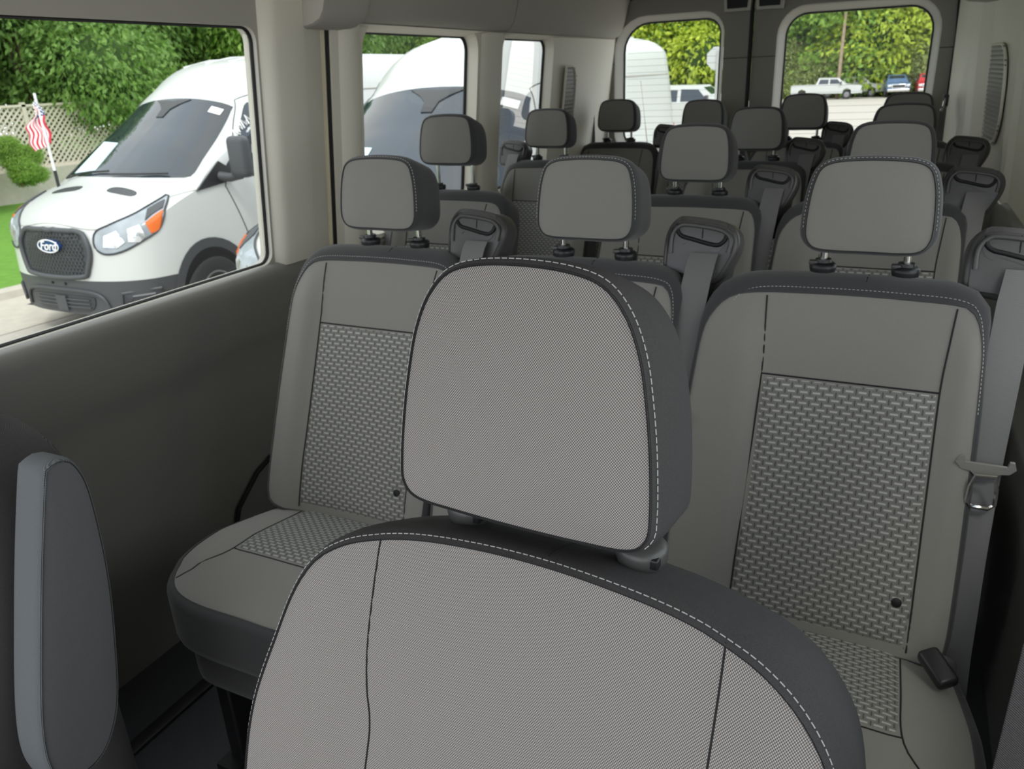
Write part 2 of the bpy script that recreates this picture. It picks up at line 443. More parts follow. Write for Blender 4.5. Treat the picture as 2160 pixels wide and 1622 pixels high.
# lower rear wheel-arch moulding seen under the first row
wa = MB(); arc = [(-1.19, 1.10+.42*math.sin(a)*1.2, FL+.02+.34*(1-math.cos(a))) for a in [math.pi/2*k/10 for k in range(11)]]
wa.tube([(-1.196, 1.215, FL), (-1.194, 1.225, .06), (-1.192, 1.26, .15), (-1.19, 1.34, .215), (-1.19, 1.50, .27), (-1.19, 1.78, .30)], .006, 6)
struct(wa.build('trim_3', 'rubber'))
# --- left wall behind the door
w2 = rrect(1.925, 2.565, ZB+.01, ZT, (.05, .05, .05, .05)); w3 = rrect(2.79, 3.225, ZB+.01, ZT, .045)
def grow(P, o):
    Q = [Vector(q) for q in P]; nn = norms(Q); return [tuple(q+m_*o) for q, m_ in zip(Q, nn)]
def xw(y): return 0 if y < 3.0 else (y-3.0)*.018
W2, W3 = grow(w2, .018), grow(w3, .018)
lw = holed([(1.77, ZB-.02), (YR+.02, ZB-.02), (YR+.02, 1.75), (1.77, 1.75)], [W2, W3], lambda y, z: (xl(z)+.035+xw(y), y, z))
for a, b in ((W2, w2), (W3, w3)): ring(lw, [(xl(z)+.035+xw(y), y, z) for y, z in a], [(xl(z)-.005+xw(y), y, z) for y, z in b])
lw.add([(-1.17, 1.77, ZB-.02), (-1.17, YR, ZB-.02), (-1.23, YR, ZB-.02), (-1.23, 1.77, ZB-.02)], [(0, 1, 2, 3)])
lw.add([(xl(z)+a, y, z) for z in (ZB-.02, 1.75) for a, y in ((.035, 1.77), (-.10, 1.795))], [(0, 1, 3, 2)])
WL = struct(lw.build('wall_left', 'beige_trim', smooth=False))
pr = MB()   # raised pillar faces either side of the rear quarter windows
for y0, y1 in ((1.80, 1.895), (2.60, 2.76)): 
    pr.prism([(0, y0), (.018, y0+.02), (.018, y1-.02), (0, y1)], lambda dx, y: (xl(ZB)+.033+dx, y, ZB-.01), lambda dx, y: (xl(1.4)+.033+dx, y, 1.4))
pr.build('pillar_cover', 'beige_trim', WL)
gk = MB()
for q in (w2, w3): gk.tube([(xl(z)-.004+xw(y), y, z) for y, z in q], .006, 6, closed=True)
gk.build('window_gasket', 'rubber', WL)
for i, q in enumerate((w2, w3)):
    struct(MB().add([(xl(z)-.010+xw(y), y, z) for y, z in q], [tuple(range(len(q)))]).build('window_%d' % (i+2), 'window_glass', smooth=False))
lo = extr([(-1.24, ZB-.03), (-1.185, ZB-.018), (-1.165, ZB-.03), (-1.165, .6), (-1.185, .5), (-1.19, FL), (-1.26, FL)], 1.772, YR, 1, True)
struct(lo.build('trim_4', 'dark_plastic'))
# front of the left wall (front door area, beside the camera)
fw = rrect(-1.0, .10, ZB, ZT, .06)
f1 = holed([(-1.3, FL), (.22, FL), (.22, 1.62), (-1.3, 1.62)], [fw], lambda y, z: (xl(max(z, ZB))-.01, y, z)); struct(f1.build('wall_front_left', 'dark_plastic', smooth=False))
# vent grille on the left rear panel
def vent(name, P0, P1, P2, P3, slats, label):
    """quad corners: bottom-left, bottom-right, top-right, top-left as seen from inside"""
    P0, P1, P2, P3 = map(Vector, (P0, P1, P2, P3)); nrm = (P1-P0).cross(P3-P0).normalized()
    t = thing(name, label, 'air vent', tuple((P0+P1)/2)); off = Vector(t.location)
    def q(u, v): return P0.lerp(P1, u).lerp(P3.lerp(P2, u), v)-off
    if nrm.dot(CAM-P0) < 0: nrm = -nrm
    rr = rrect(.0, 1., .0, 1., (.42, .0001, .0001, .42)); rr = [(a, .5+(b-.5)) for a, b in rr]
    b = MB().add([q(u, v)+nrm*.002 for u, v in rr], [tuple(range(len(rr)))]); b.build('backing', 'dark_plastic', t, False)
    fr = MB().tube([q(u, v)+nrm*.003 for u, v in rr], .005, 6, closed=True); fr.build('frame', 'beige_trim', t)
    for k in range(slats):
        v = (k+.5)/slats; in_ = .0 if .12 < v < .88 else .18
        sl_ = MB().tube([q(.03, v)+nrm*.004, q(.97-in_, v)+nrm*.004], [.0032]*2, 6); sl_.build('slat', 'rear_trim', t)
    return t
vy0, vy1 = 3.345, 3.475
vent('vent_grille', (-1.137, vy0, .88), (-1.137, vy1, .88), (-1.098, vy1, 1.200), (-1.098, vy0, 1.200), 20, 'narrow slatted vent in the beige panel behind the left side windows')
# cornice along the left roof edge: three mouldings with shut lines
CP = [(-1.125, 1.312), (-1.088, 1.318), (-1.066, 1.328), (-1.052, 1.345), (-1.040, 1.38), (-1.022, 1.45), (-.99, 1.55), (-.93, 1.65), (-.84, 1.72), (-.7, 1.755), (-.7, 1.80), (-1.125, 1.80)]
for i, (a, b, dz) in enumerate(((1.66, 1.842, -.012), (1.850, 2.742, 0), (2.750, 3.96, 0))):
    P = [(x+(.012 if i == 0 else 0), z+dz) for x, z in CP]
    mbn = MB(); nP = len(P); vs = []
    for y, s in ((a, .985), (a+.006, .996), (a+.015, 1), (b-.015, 1), (b-.006, .996), (b, .985)):
        cx, cz = -1.0, 1.6
        vs += [(cx+(x-cx)*s, y, cz+(z-cz)*s) for x, z in P]
    fs = [(k*nP+j, k*nP+(j+1) % nP, (k+1)*nP+(j+1) % nP, (k+1)*nP+j) for k in range(5) for j in range(nP)]+[tuple(range(nP)), tuple(5*nP+j for j in range(nP))]
    struct(mbn.add(vs, fs).build('trim_%d' % (5+i), 'grey_headliner'))
us = MB().add([(-1.15, 1.79, 1.300), (-1.15, YR, 1.300), (-1.085, YR, 1.317), (-1.085, 1.79, 1.317)], [(0, 1, 2, 3)])
us.build('cornice_underside', 'beige_trim', WL, False)
# --- rear doors
def rear_door(idx, x0, x1, hole, bevel):
    outl = [(x0, FL), (x1, FL), (x1, 1.50), (x0, 1.50)]; H = grow(hole, bevel)
    mb = holed(outl, [H], lambda x, z: (x, YR, z)); mb.prism(outl, lambda x, z: (x, YR+.07, z), lambda x, z: (x, YR+.071, z)) if False else None
    mb.add([(x0, YR, FL), (x0, YR, 1.5), (x0, YR+.08, 1.5), (x0, YR+.08, FL)], [(0, 1, 2, 3)]); mb.add([(x1, YR, FL), (x1, YR, 1.5), (x1, YR+.08, 1.5), (x1, YR+.08, FL)], [(0, 1, 2, 3)])
    D = struct(mb.build('door_%d' % idx, 'rear_trim', smooth=False))
    rv = MB(); ring(rv, [(x, YR-.004, z) for x, z in H], [(x, YR+.006, z) for x, z in grow(hole, bevel*.8)]); ring(rv, [(x, YR+.006, z) for x, z in grow(hole, bevel*.8)], [(x, YR+.065, z) for x, z in hole])
    rv.build('window_reveal', 'rear_reveal', D)
    MB().tube([(x, YR+.066, z) for x, z in hole], .006, 6, closed=True).build('window_gasket', 'rubber', D)
    ln = MB().box(((x0+x1)/2, YR-.001, 1.205), (x1-x0, .003, .004)); 
    hx0 = min(h[0] for h in H); hx1 = max(h[0] for h in H)
    ln = MB().box(((x0+hx0)/2, YR-.001, 1.205), (hx0-x0, .003, .003)).box(((x1+hx1)/2, YR-.001, 1.205), (x1-hx1, .003, .003)); ln.build('shut_line', 'seam', D)
    g = struct(MB().add([(x, YR+.07, z) for x, z in hole], [tuple(range(len(hole)))]).build('window_%d' % (idx+2), 'window_glass', smooth=False))
    zs = [.83+.030*k for k in range(19)]; hm = MB(); zt = max(z for x, z in hole); xa = min(x for x, z in hole); xb = max(x for x, z in hole)
    for z in zs:
        if z < zt-.05: hm.box(((xa+xb)/2, YR+.0685, z), (xb-xa-.03, .0006, .0011))
    hm.build('defroster_lines', 'rear_reveal', g, False)
    return D
D2 = rear_door(2, -1.185, -.450, rrect(-1.065, -.590, .80, 1.385, (.07, .13, .08, .08)), .028)
D3 = rear_door(3, -.430, .395, rrect(-.295, .305, .80, 1.378, (.10, .09, .08, .08)), .030)
sm = MB().rbox((-.44, YR-.002, .7), (.016, .03, 1.6), .006); struct(sm.build('trim_8', 'rubber'))
so = MB().tube([(-1.186, YR-.01, FL), (-1.186, YR-.01, .9), (-1.184, YR-.01, 1.25), (-1.165, YR-.01, 1.38), (-1.12, YR-.01, 1.46), (-1.0, YR-.01, 1.50), (.2, YR-.01, 1.50), (.33, YR-.01, 1.47), (.39, YR-.01, 1.39), (.400, YR-.01, 1.25), (.403, YR-.01, .9), (.403, YR-.01, FL)], .014, 8)
struct(so.build('trim_9', 'rubber'))
bk = MB(); bk.box((-.4, YR+.10, 1.64), (1.7, .04, .30)); struct(bk.build('wall_back', 'rear_trim', smooth=False))
def latch(x0, x1, label):
    t = thing('door_latch', label, 'latch', ((x0+x1)/2, YR-.03, 1.40)); c = (x0+x1)/2
    b = MB().prism([(-.056, 0), (.056, 0), (.064, .09), (-.064, .09)], lambda x, z: (x, -.022, z), lambda x, z: (x, .028, z)); b.build('housing', 'rear_reveal', t)
    MB().prism([(-.044, .012), (.044, .012), (.050, .085), (-.050, .085)], lambda x, z: (x, -.026, z), lambda x, z: (x, -.020, z)).build('catch_plate', 'slot_black', t)
latch(-.556, -.444, 'black door latch at the top of the left rear door'); latch(-.415, -.303, 'black door latch at the top of the right rear door')
# --- right wall
plan = [(.402, 3.97), (.404, 3.93), (.430, 3.84), (.468, 3.74), (.478, 3.66), (.484, 3.60), (.520, 3.50), (.526, 3.45), (.552, 3.05), (.553, 2.98), (.543, 2.95), (.545, 2.83), (.560, 2.79), (.566, 2.2)]
rw = MB(); zz = [ZB, .80, 1.0, 1.2, 1.36, 1.75]; vs = []
for z in zz:
    for x, y in plan: vs.append((x-(z-ZB)*.10*(0.25 if y > 3.8 else .55), y, z))
n = len(plan); rw.add(vs, [(j*n+i, j*n+i+1, (j+1)*n+i+1, (j+1)*n+i) for j in range(len(zz)-1) for i in range(n-1)])
rwin = [rrect(.25, 1.90, .76, 1.36, .06), rrect(-1.1, .08, .76, 1.36, .06)]
r2 = holed([(-1.3, ZB), (2.2, ZB), (2.2, 1.75), (-1.3, 1.75)], rwin, lambda y, z: (xr(z), y, z)); rw.add(r2.v, r2.f)
WR = struct(rw.build('wall_right', 'beige_trim', smooth=False))
for i, q in enumerate(rwin): struct(MB().add([(xr(z)+.01, y, z) for y, z in q], [tuple(range(len(q)))]).build('window_%d' % (6+i), 'window_glass', smooth=False))
rl = extr([(.60, ZB+.02), (.555, ZB+.006), (.538, ZB-.01), (.540, .66), (.552, .63), (.548, .60), (.556, .50), (.532, .468), (.531, .448), (.552, .42), (.556, .36), (.560, FL), (.61, FL)], -1.3, 3.55, 1, True); struct(rl.build('trim_10', 'dark_plastic'))
rl2 = MB(); rl2.prism([(.405, YR), (.405, 3.80), (.54, 3.50), (.60, 3.5), (.60, YR)], lambda x, y: (x, y, FL), lambda x, y: (x, y, ZB)); struct(rl2.build('trim_11', 'dark_plastic'))
def pt(x, y, z): return (x-(z-ZB)*.10*.55-.007, y, z)
vent('vent_grille', pt(.527, 3.43, .885), pt(.549, 3.09, .885), pt(.549, 3.09, 1.20), pt(.527, 3.43, 1.20), 22, 'tall slatted vent in the beige panel beside the right rear door')
rc = MB(); RP = [(.60, 1.345), (.46, 1.345), (.40, 1.352), (.365, 1.372), (.34, 1.42), (.30, 1.55), (.2, 1.68), (.05, 1.755), (.05, 1.80), (.6, 1.80)]
nP = len(RP); vs = []
for y, s in ((3.62, .97), (3.60, .99), (3.56, 1), (-.9, 1)): vs += [(.45+(x-.45)*s, y, 1.6+(z-1.6)*s) for x, z in RP]
rc.add(vs, [(k*nP+j, k*nP+(j+1) % nP, (k+1)*nP+(j+1) % nP, (k+1)*nP+j) for k in range(3) for j in range(nP)]+[tuple(range(nP)), tuple(3*nP+j for j in range(nP))])
struct(rc.build('trim_12', 'grey_headliner'))
# ------------------------------------------------------------------ passenger seats
TOP = .96    # height of the seat back over the floor; seat root sits on the floor under the headrest posts
REC = math.radians(22)
MBK = Matrix.Translation((0, -.045, TOP)) @ Matrix.Rotation(-REC, 4, 'X')      # seat-back plane: local x, depth, s
SEAT = {}
def reg(key, mb, name, mat, smooth=True): SEAT[key] = (name, mb.mesh(name, mat, smooth)); return mb
def seat_templates():
    half = [(0, -.56), (.10, -.56), (.175, -.555), (.202, -.53), (.206, -.42), (.203, -.25), (.198, -.12), (.190, -.075), (.172, -.045), (.140, -.034), (.06, -.030), (0, -.029)]
    def rim(x, s, nx, ns):
        top = max(0, ns); return .006+.040*top**1.5 if s > -.15 else .008
    def shape(x, s):
        a = abs(x); return (-.018*max(0, min(1, (a-.128)/.03))*max(0, min(1, (-s-.02)/.10))) + .006*math.cos(min(1, a/.13)*math.pi/2)
    full_ = [((x if x < .13 else .13+(x-.13)*.62), s_) for x, s_ in half]+[(-x, s_) for x, s_ in reversed(half) if x > 0]
    face, rm, Q, nn, ws = pad(None, MBK, rim, .105, .010, n=120, rings=16, p=4, shape=shape, center=(0, -.28), full=full_, rr=1.0, taper=.012)
    b = bvh_of(face, rm); d = MBK.to_3x3() @ Vector((0, 1, 0))
    reg('backrest', face, 'backrest', 'cloth_grey'); reg('back_trim', rm, 'backrest_trim', 'cloth_dark')
    fullw = [((x if x < .13 else .13+(x-.13)*.62), s_) for x, s_ in half]+[(-(x if x < .13 else .13+(x-.13)*1.42), s_) for x, s_ in reversed(half) if x > 0]
    fw_, rw_, *_w = pad(None, MBK, rim, .105, .010, n=120, rings=16, p=4, shape=shape, center=(0, -.28), full=fullw, rr=1.0, taper=.012)
    reg('backrest_w', fw_, 'backrest', 'cloth_grey'); reg('back_trim_w', rw_, 'backrest_trim', 'cloth_dark')
    reg('insert', patch(b, lambda v: -.129+v*.004, lambda v: .129-v*.004, -.545, -.164, MBK, .0035, 28, 44), 'patterned_panel', 'basket_back')
    sm_ = MB(); 
    for sg in (-1, 1):
        P = spl([(sg*.130, -.55, 0), (sg*.127, -.30, 0), (sg*.126, -.16, 0), (sg*.130, -.09, 0), (sg*.134, -.038, 0)], 40, False)
        seam_line(sm_, b, [MBK @ Vector((p[0], -.2, p[1])) for p in P], d, .0013, .0004)
    seam_line(sm_, b, [MBK @ Vector((x*.127/20, -.2, -.163)) for x in range(-20, 21)], d, .0015, .0003)
    for k in range(-1, 2):
        pass
    reg('seams', sm_, 'seam', 'seam')
    st = MB(); P = []
    for i in range(len(Q)):
        if Q[i][1] > -.20: P.append((math.atan2(Q[i][0], Q[i][1]+.4), Q[i]+nn[i]*ws[i]*.22))
    P.sort(key=lambda t: t[0]); P = spl([(p[1][0], p[1][1], 0) for p in P], 160, False)
    stitches(st, b, [MBK @ Vector((p[0], -.2, p[1])) for p in P], d, .0035, .0025, .00055); reg('stitch', st, 'stitching', 'thread')
    cs = MB(); seam_line(cs, b, [Vector((.008+.1*(y+.03), y, 1.3)) for y in (-.034, -.025, -.01, .005, .02, .04)], (0, 0, -1), .0009, 0)
    reg('cap_seam', cs, 'seam', 'seam')
    bu = MB().lathe([(.0, -.002), (.0072, -.002), (.0072, .004), (.005, .0055), (0, .0055)], Matrix.Translation(on(b, MBK @ Vector((.108, -.2, -.478)), d, .001)) @ MBK.to_3x3().to_4x4() @ Matrix.Rotation(math.pi/2, 4, 'X'), 16, False); reg('button', bu, 'button', 'slot_black')
    # headrest (origin at its own bottom centre, z = 0 is the underside)
    hh = [(0, 0), (.05, 0), (.074, .004), (.085, .018), (.087, .040), (.085, .075), (.081, .100), (.073, .120), (.056, .129), (.03, .132), (0, .133)]
    MH = Matrix.Translation((0, -.052, 0)) @ Matrix.Rotation(math.radians(-8), 4, 'X')
    hf, hr, Q, nn, ws = pad(hh, MH, lambda x, s, nx, ns: .010 if ns > -.5 else .005, .088, .006, n=96, rings=10, p=2.5, rr=2.2, taper=.020)
    reg('headrest', hf, 'headrest', 'cloth_grey'); reg('head_trim', hr, 'headrest_trim', 'cloth_dark')
    b = bvh_of(hf, hr); st = MB(); P = [(q+m_*(w_*.35)) for q, m_, w_ in zip(Q, nn, ws) if q[1] > .03]
    P = sorted(P, key=lambda p: math.atan2(p[0], p[1]-.05)); stitches(st, b, [MH @ Vector((p[0], -.2, p[1])) for p in P], MH.to_3x3() @ Vector((0, 1, 0)), .0032, .0026, .0005); reg('head_stitch', st, 'stitching', 'thread')
    sm_ = MB().tube([MH @ Vector((q[0], -.0005, q[1])) for q in Q], .0011, 5, closed=True); reg('head_piping', sm_, 'piping', 'seam')
    for k, L in (('post', .075), ('post_long', .085)):
        reg(k, MB().lathe([(.0055, -.02), (.0055, L)], None, 14), 'post', 'chrome')
    reg('collar', MB().lathe([(.019, -.006), (.0205, .001), (.0205, .006), (.017, .009), (.013, .010), (.012, .015), (.0065, .0155)], None, 24), 'collar', 'black_plastic')
    reg('collar_tab', MB().rbox((-.014, -.006, .010), (.014, .012, .007), .002), 'release_button', 'guide_plastic')
    # cushion: local plane x, y(back) with up as the face normal
    MC = Matrix.Translation((0, -.335, .452)) @ Matrix(((1, 0, 0, 0), (0, 0, 1, 0), (0, -1, 0, 0), (0, 0, 0, 1)))  # (x, depth, s) -> (x, s, -depth)
    ch = [(0, -.232), (.09, -.232), (.155, -.222), (.192, -.190), (.206, -.14), (.205, -.07), (.195, .02), (.180, .11), (.172, .18), (.16, .205), (.09, .21), (0, .21)]
    def csh(x, s): return .020*max(0, (-s-.08)/.15)**2 + .040*max(0, (s+.06)/.24) - .008*max(0, min(1, (abs(x)-.115)/.04))*(1 if s > -.17 else .4)
    cf, cr, Q, nn, ws = pad(ch, MC, lambda x, s, nx, ns: .016, .135, .014, n=110, rings=14, p=3, shape=csh, rr=1.0)
    reg('cushion', cf, 'seat_cushion', 'cloth_grey'); reg('cush_trim', cr, 'cushion_skirt', 'cloth_dark')
    b = bvh_of(cf); reg('cush_insert', patch(b, -.124, .124, -.105, .16, MC, .003, 28, 30, d=Vector((0, 0, -1))), 'patterned_panel', 'basket_seat')
    s2 = MB()
    for sg in (-1, 1): seam_line(s2, b, [MC @ Vector((q[0], -.2, q[1])) for q in spl([(sg*.124, .20), (sg*.124, .0), (sg*.126, -.105), (sg*.150, -.155), (sg*.182, -.20)], 30, False)], (0, 0, -1), .0013)
    seam_line(s2, b, [MC @ Vector((x*.126/16, -.2, -.107)) for x in range(-16, 17)], (0, 0, -1), .0013)
    reg('cush_seam', s2, 'seam', 'seam')
    reg('under', MB().rbox((0, -.36, .27), (.36, .40, .13), .05, n=4), 'seat_pan', 'cloth_dark')
    lg = MB().rbox((-.135, -.36, .11), (.035, .34, .20), .006); lg.box((-.135, -.36, .012), (.05, .40, .022)); reg('leg_l', lg, 'leg', 'black_plastic')
    lg = MB().rbox((.135, -.36, .11), (.035, .34, .20), .006); lg.box((.135, -.36, .012), (.05, .40, .022)); reg('leg_r', lg, 'leg', 'black_plastic')
    # shoulder belt guide: origin at bottom centre of its front
    gh = [(-.056, -.010), (-.058, .02), (-.056, .052), (-.046, .072), (-.028, .079), (.030, .073), (.052, .064), (.060, .048), (.058, .028), (.046, 0), (.034, -.020), (.02, -.024), (-.02, -.016), (-.046, -.013)]
    MG = Matrix.Rotation(math.radians(-14), 4, 'X') @ Matrix.Diagonal((.94, .94, .94, 1))
    gf, gr, Q, nn, ws = pad(None, MG, lambda x, s, nx, ns: .009, .062, .002, n=64, rings=6, full=gh, rr=1.1)
    bd = MB(); bd.add(gf.v, gf.f); bd.add(gr.v, gr.f); bd.add([MG @ Vector(q) for q in ((.054, .02, .03), (.054, .075, .02), (.045, .07, -.10), (.030, .01, -.045), (.0, .05, -.11), (.0, .02, -.02))], [(0, 1, 2, 3), (3, 2, 4, 5), (0, 3, 5), (1, 2, 4)])
    reg('guide', bd, 'belt_guide', 'guide_plastic')
    b = bvh_of(gf, gr)
    slot = [(-.046, .052), (-.046, .030), (-.040, .016), (-.030, .012), (-.02, .016), (.018, .004), (.028, .000), (.040, .006), (.046, .020), (.047, .040), (.040, .052), (.0, .058), (-.036, .060)]
    reg('recess', drape(b, [tuple(q) for q in spl(slot, 44)], lambda x, s: MG @ Vector((x, -.1, s)), (0, 1, 0), .0015, 4), 'recess_plate', 'guide_plastic')
    sl2 = spl([(-.046, .048), (-.044, .030), (-.034, .018), (-.020, .014), (.018, .004), (.032, .002), (.044, .012), (.048, .034), (.042, .034), (.037, .024), (.028, .019), (.012, .021), (-.020, .030), (-.032, .034), (-.038, .046)], 44)
    reg('divider', MB().tube([on(b, MG @ Vector((.004, -.1, z)), (0, 1, 0), .0018) for z in (.024, .036, .050, .060)], .0009, 5), 'divider', 'slot_black')
    reg('slot', MB().tube([on(b, MG @ Vector((x, -.1, z)), (0, 1, 0), .0012) for x, z in spl([(-.043, .047), (-.041, .034), (-.031, .026), (-.015, .0225), (.018, .015), (.034, .014), (.044, .023), (.046, .036)], 26, False)], [.0022, .003]+[.0038]*22+[.003, .0022], 8), 'slot', 'slot_black')
    bz = MB(); P = [MG @ Vector((q[0], -.002, q[1])) for q in spl([(-.052, .02), (-.052, .05), (-.042, .067), (-.026, .072), (.029, .066), (.049, .057), (.055, .045), (.052, .025)], 40, False)]
    bz.tube(P, .0042, 8); reg('bezel', bz, 'bezel', 'guide_plastic')
    # webbing below the guide down to the cushion
    def strip(path, w0):
        mb = MB(); vs = []
        for (x, y, z), wd in path:
            for dx, dy in ((-wd/2, 0), (wd/2, 0), (wd/2, .0016), (-wd/2, .0016)): vs.append((x+dx, y+dy, z))
        n = len(path); return mb.add(vs, [(k*4+j, k*4+(j+1) % 4, (k+1)*4+(j+1) % 4, (k+1)*4+j) for k in range(n-1) for j in range(4)]+[(0, 1, 2, 3), tuple((n-1)*4+j for j in (3, 2, 1, 0))])
    bp = [((.012, -.006, .024), .047), ((.010, -.016, .012), .047), ((.006, -.030, -.02), .047), ((.0, -.080, -.12), .047), ((-.006, -.122, -.22), .047), ((-.008, -.142, -.27), .047), ((-.010, -.176, -.36), .047), ((-.008, -.215, -.50), .045), ((-.005, -.235, -.58), .045)]
    reg('belt', strip(bp, .047), 'seat_belt', 'webbing')
    T = MB(); T.prism([(-.038, .004), (-.034, .012), (-.028, .014), (-.026, .004), (.026, .004), (.028, .012), (.034, .012), (.037, .002), (.030, -.006), (.018, -.008), (.010, -.016), (-.010, -.016), (-.018, -.008), (-.030, -.006)], lambda x, z: (x, -.003, z), lambda x, z: (x, .003, z))
    reg('latch', T, 'latch_plate', 'dark_plastic')
    T = MB().tube([(-.012, 0, -.010), (-.016, 0, -.028), (-.017, 0, -.052), (-.010, 0, -.060), (.010, 0, -.060), (.017, 0, -.052), (.016, 0, -.028), (.012, 0, -.010)], .0032, 6, closed=True)
    reg('tongue', T, 'tongue', 'chrome')
seat_templates()
def P_(key, parent, loc=None, flip=False):
    nm, me = SEAT[key]; o = link(nm, me, parent, loc)
    if flip: o.scale = (-1, 1, 1)
    return o
def van_seat(X, Y, label, group, raise_=0.0, guide=None, near=False, flip=False, wide=''):
    t = thing('van_seat', label, 'seat', (X, Y, FL), 0, group)
    fl = bool(guide and guide[0] < 0) or flip; bk_ = P_('backrest'+wide, t, flip=fl); P_('back_trim'+wide, t, flip=fl); P_('insert', t); P_('seams', bk_); 
    if near: P_('stitch', bk_); P_('cap_seam', bk_); P_('button', t)
    h = P_('headrest', t, (0, -.002, TOP+.041+raise_)); P_('head_trim', h); P_('head_piping', h)
    if near: P_('head_stitch', h)
    for sx in (-.06, .06):
        c = P_('collar', t, (sx, 0, TOP+.001)); P_('collar_tab', c); p = P_('post_long' if raise_ > .02 else 'post', t, (sx, 0, TOP))
    P_('cushion', t); P_('cush_trim', t); P_('cush_insert', t); P_('cush_seam', t); P_('under', t); P_('leg_l', t); P_('leg_r', t)
    if guide:
        gx = guide[0]; g = P_('guide', t, (gx, -.012, TOP-.005)); P_('recess', g); P_('slot', g); P_('divider', g); P_('bezel', g)
        if guide[1]:
            bl = P_('belt', t, (gx, -.016, TOP-.005)); lp = P_('latch', bl, (-.006, -.146, guide[1]+.035)); P_('tongue', lp, (0, -.018, .004))
        else:
            P_('belt', t, (gx, -.016, TOP-.005))
    return t
G2, G3, G4, G5 = 'seats of the first passenger row', 'seats of the second passenger row', 'seats of the third passenger row', 'seats of the rearmost row'
van_seat(-.660, 1.320, 'grey van seat of the first passenger row nearest the sliding door', G2, 0, (.192, -.27), True)
van_seat(-.225, 1.320, 'middle grey van seat of the first passenger row, half hidden by the big front headrest', G2, 0, (.192, -.255), True, wide='_w')
van_seat(.2253, 1.320, 'grey first-row van seat by the right wall, with silver belt tongue hanging', G2, 0, (.200, -.262), True, wide='_w')
van_seat(-.958, 2.099, 'lone second-row van seat by left windows, headrest raised on long posts', G3, .038, (-.2, None))
van_seat(-.222, 2.099, 'middle grey van seat of the second passenger row with belt guide at its shoulder', G3, 0, (.187, None), wide='_w')
van_seat(.231, 2.099, 'grey van seat of the second row by the right wall, directly behind the first-row one', G3, 0, (.180, None), wide='_w')
van_seat(-.995, 2.927, 'grey third-row van seat by the left quarter window, belt guide on its window side', G4, .012, (-.168, None))
van_seat(-.210, 2.927, 'middle grey van seat of the third row, before the rear door gap', G4, 0, (.160, None), wide='_w')
van_seat(.247, 2.927, 'grey van seat of the third row by the right wall, mostly hidden behind other headrests', G4, 0, (.190, None), wide='_w')
van_seat(-.981, 3.722, 'rearmost grey van seat against the left wall, in front of the left rear window', G5, .012, flip=True)
van_seat(-.577, 3.722, 'rearmost grey van seat second from the left wall, before the white van outside', G5, .0, (-.175, None))
van_seat(-.151, 3.722, 'rearmost grey van seat below the left edge of the right rear window', G5, .012, (.14, None))
van_seat(.250, 3.722, 'rearmost grey van seat against the right wall, only its headrest top showing', G5, .004)
# buckle resting in the fold of the right first-row seat
bt = thing('belt_buckle', 'black seat belt buckle on webbing at the back corner of right first-row cushion', 'seat belt buckle', (.392, 1.035, .378))
MB().rbox((0, -.02, .0), (.030, .055, .020), .006, Matrix.Rotation(.35, 3, 'X') @ Matrix.Rotation(.6, 3, 'Z')).build('buckle', 'black_plastic', bt)
MB().tube([(.006, .0, -.004), (.018, .02, -.02), (.022, .035, -.05)], .010, 8).build('strap', 'webbing', bt)
# belts hanging on the rear corner pillars
def pillar_belt(x, y, z, label):
    t = thing('pillar_belt', label, 'seat belt', (x, y, z))
    MB().rbox((0, 0, 0), (.022, .03, .05), .006).build('anchor', 'black_plastic', t)
    s = 1 if x < 0 else -1
    MB().tube([(.004*s, -.012, .01), (.006*s, -.02, -.02), (.012*s, -.02, -.04)], .004, 6).build('ring', 'chrome', t)
    MB().prism([(-.011, -.02), (.011, -.02), (.018, -.30), (-.012, -.30)], lambda a, b: (a+s*.004, -.016, b), lambda a, b: (a+s*.004, -.013, b)).build('webbing', 'webbing', t)
pillar_belt(-1.145, 3.80, 1.00, 'black seat belt hanging from the left rear corner pillar beside the rearmost seat')
pillar_belt(.385, 3.84, 1.00, 'black seat belt hanging from the right rear corner pillar beside the rear door')
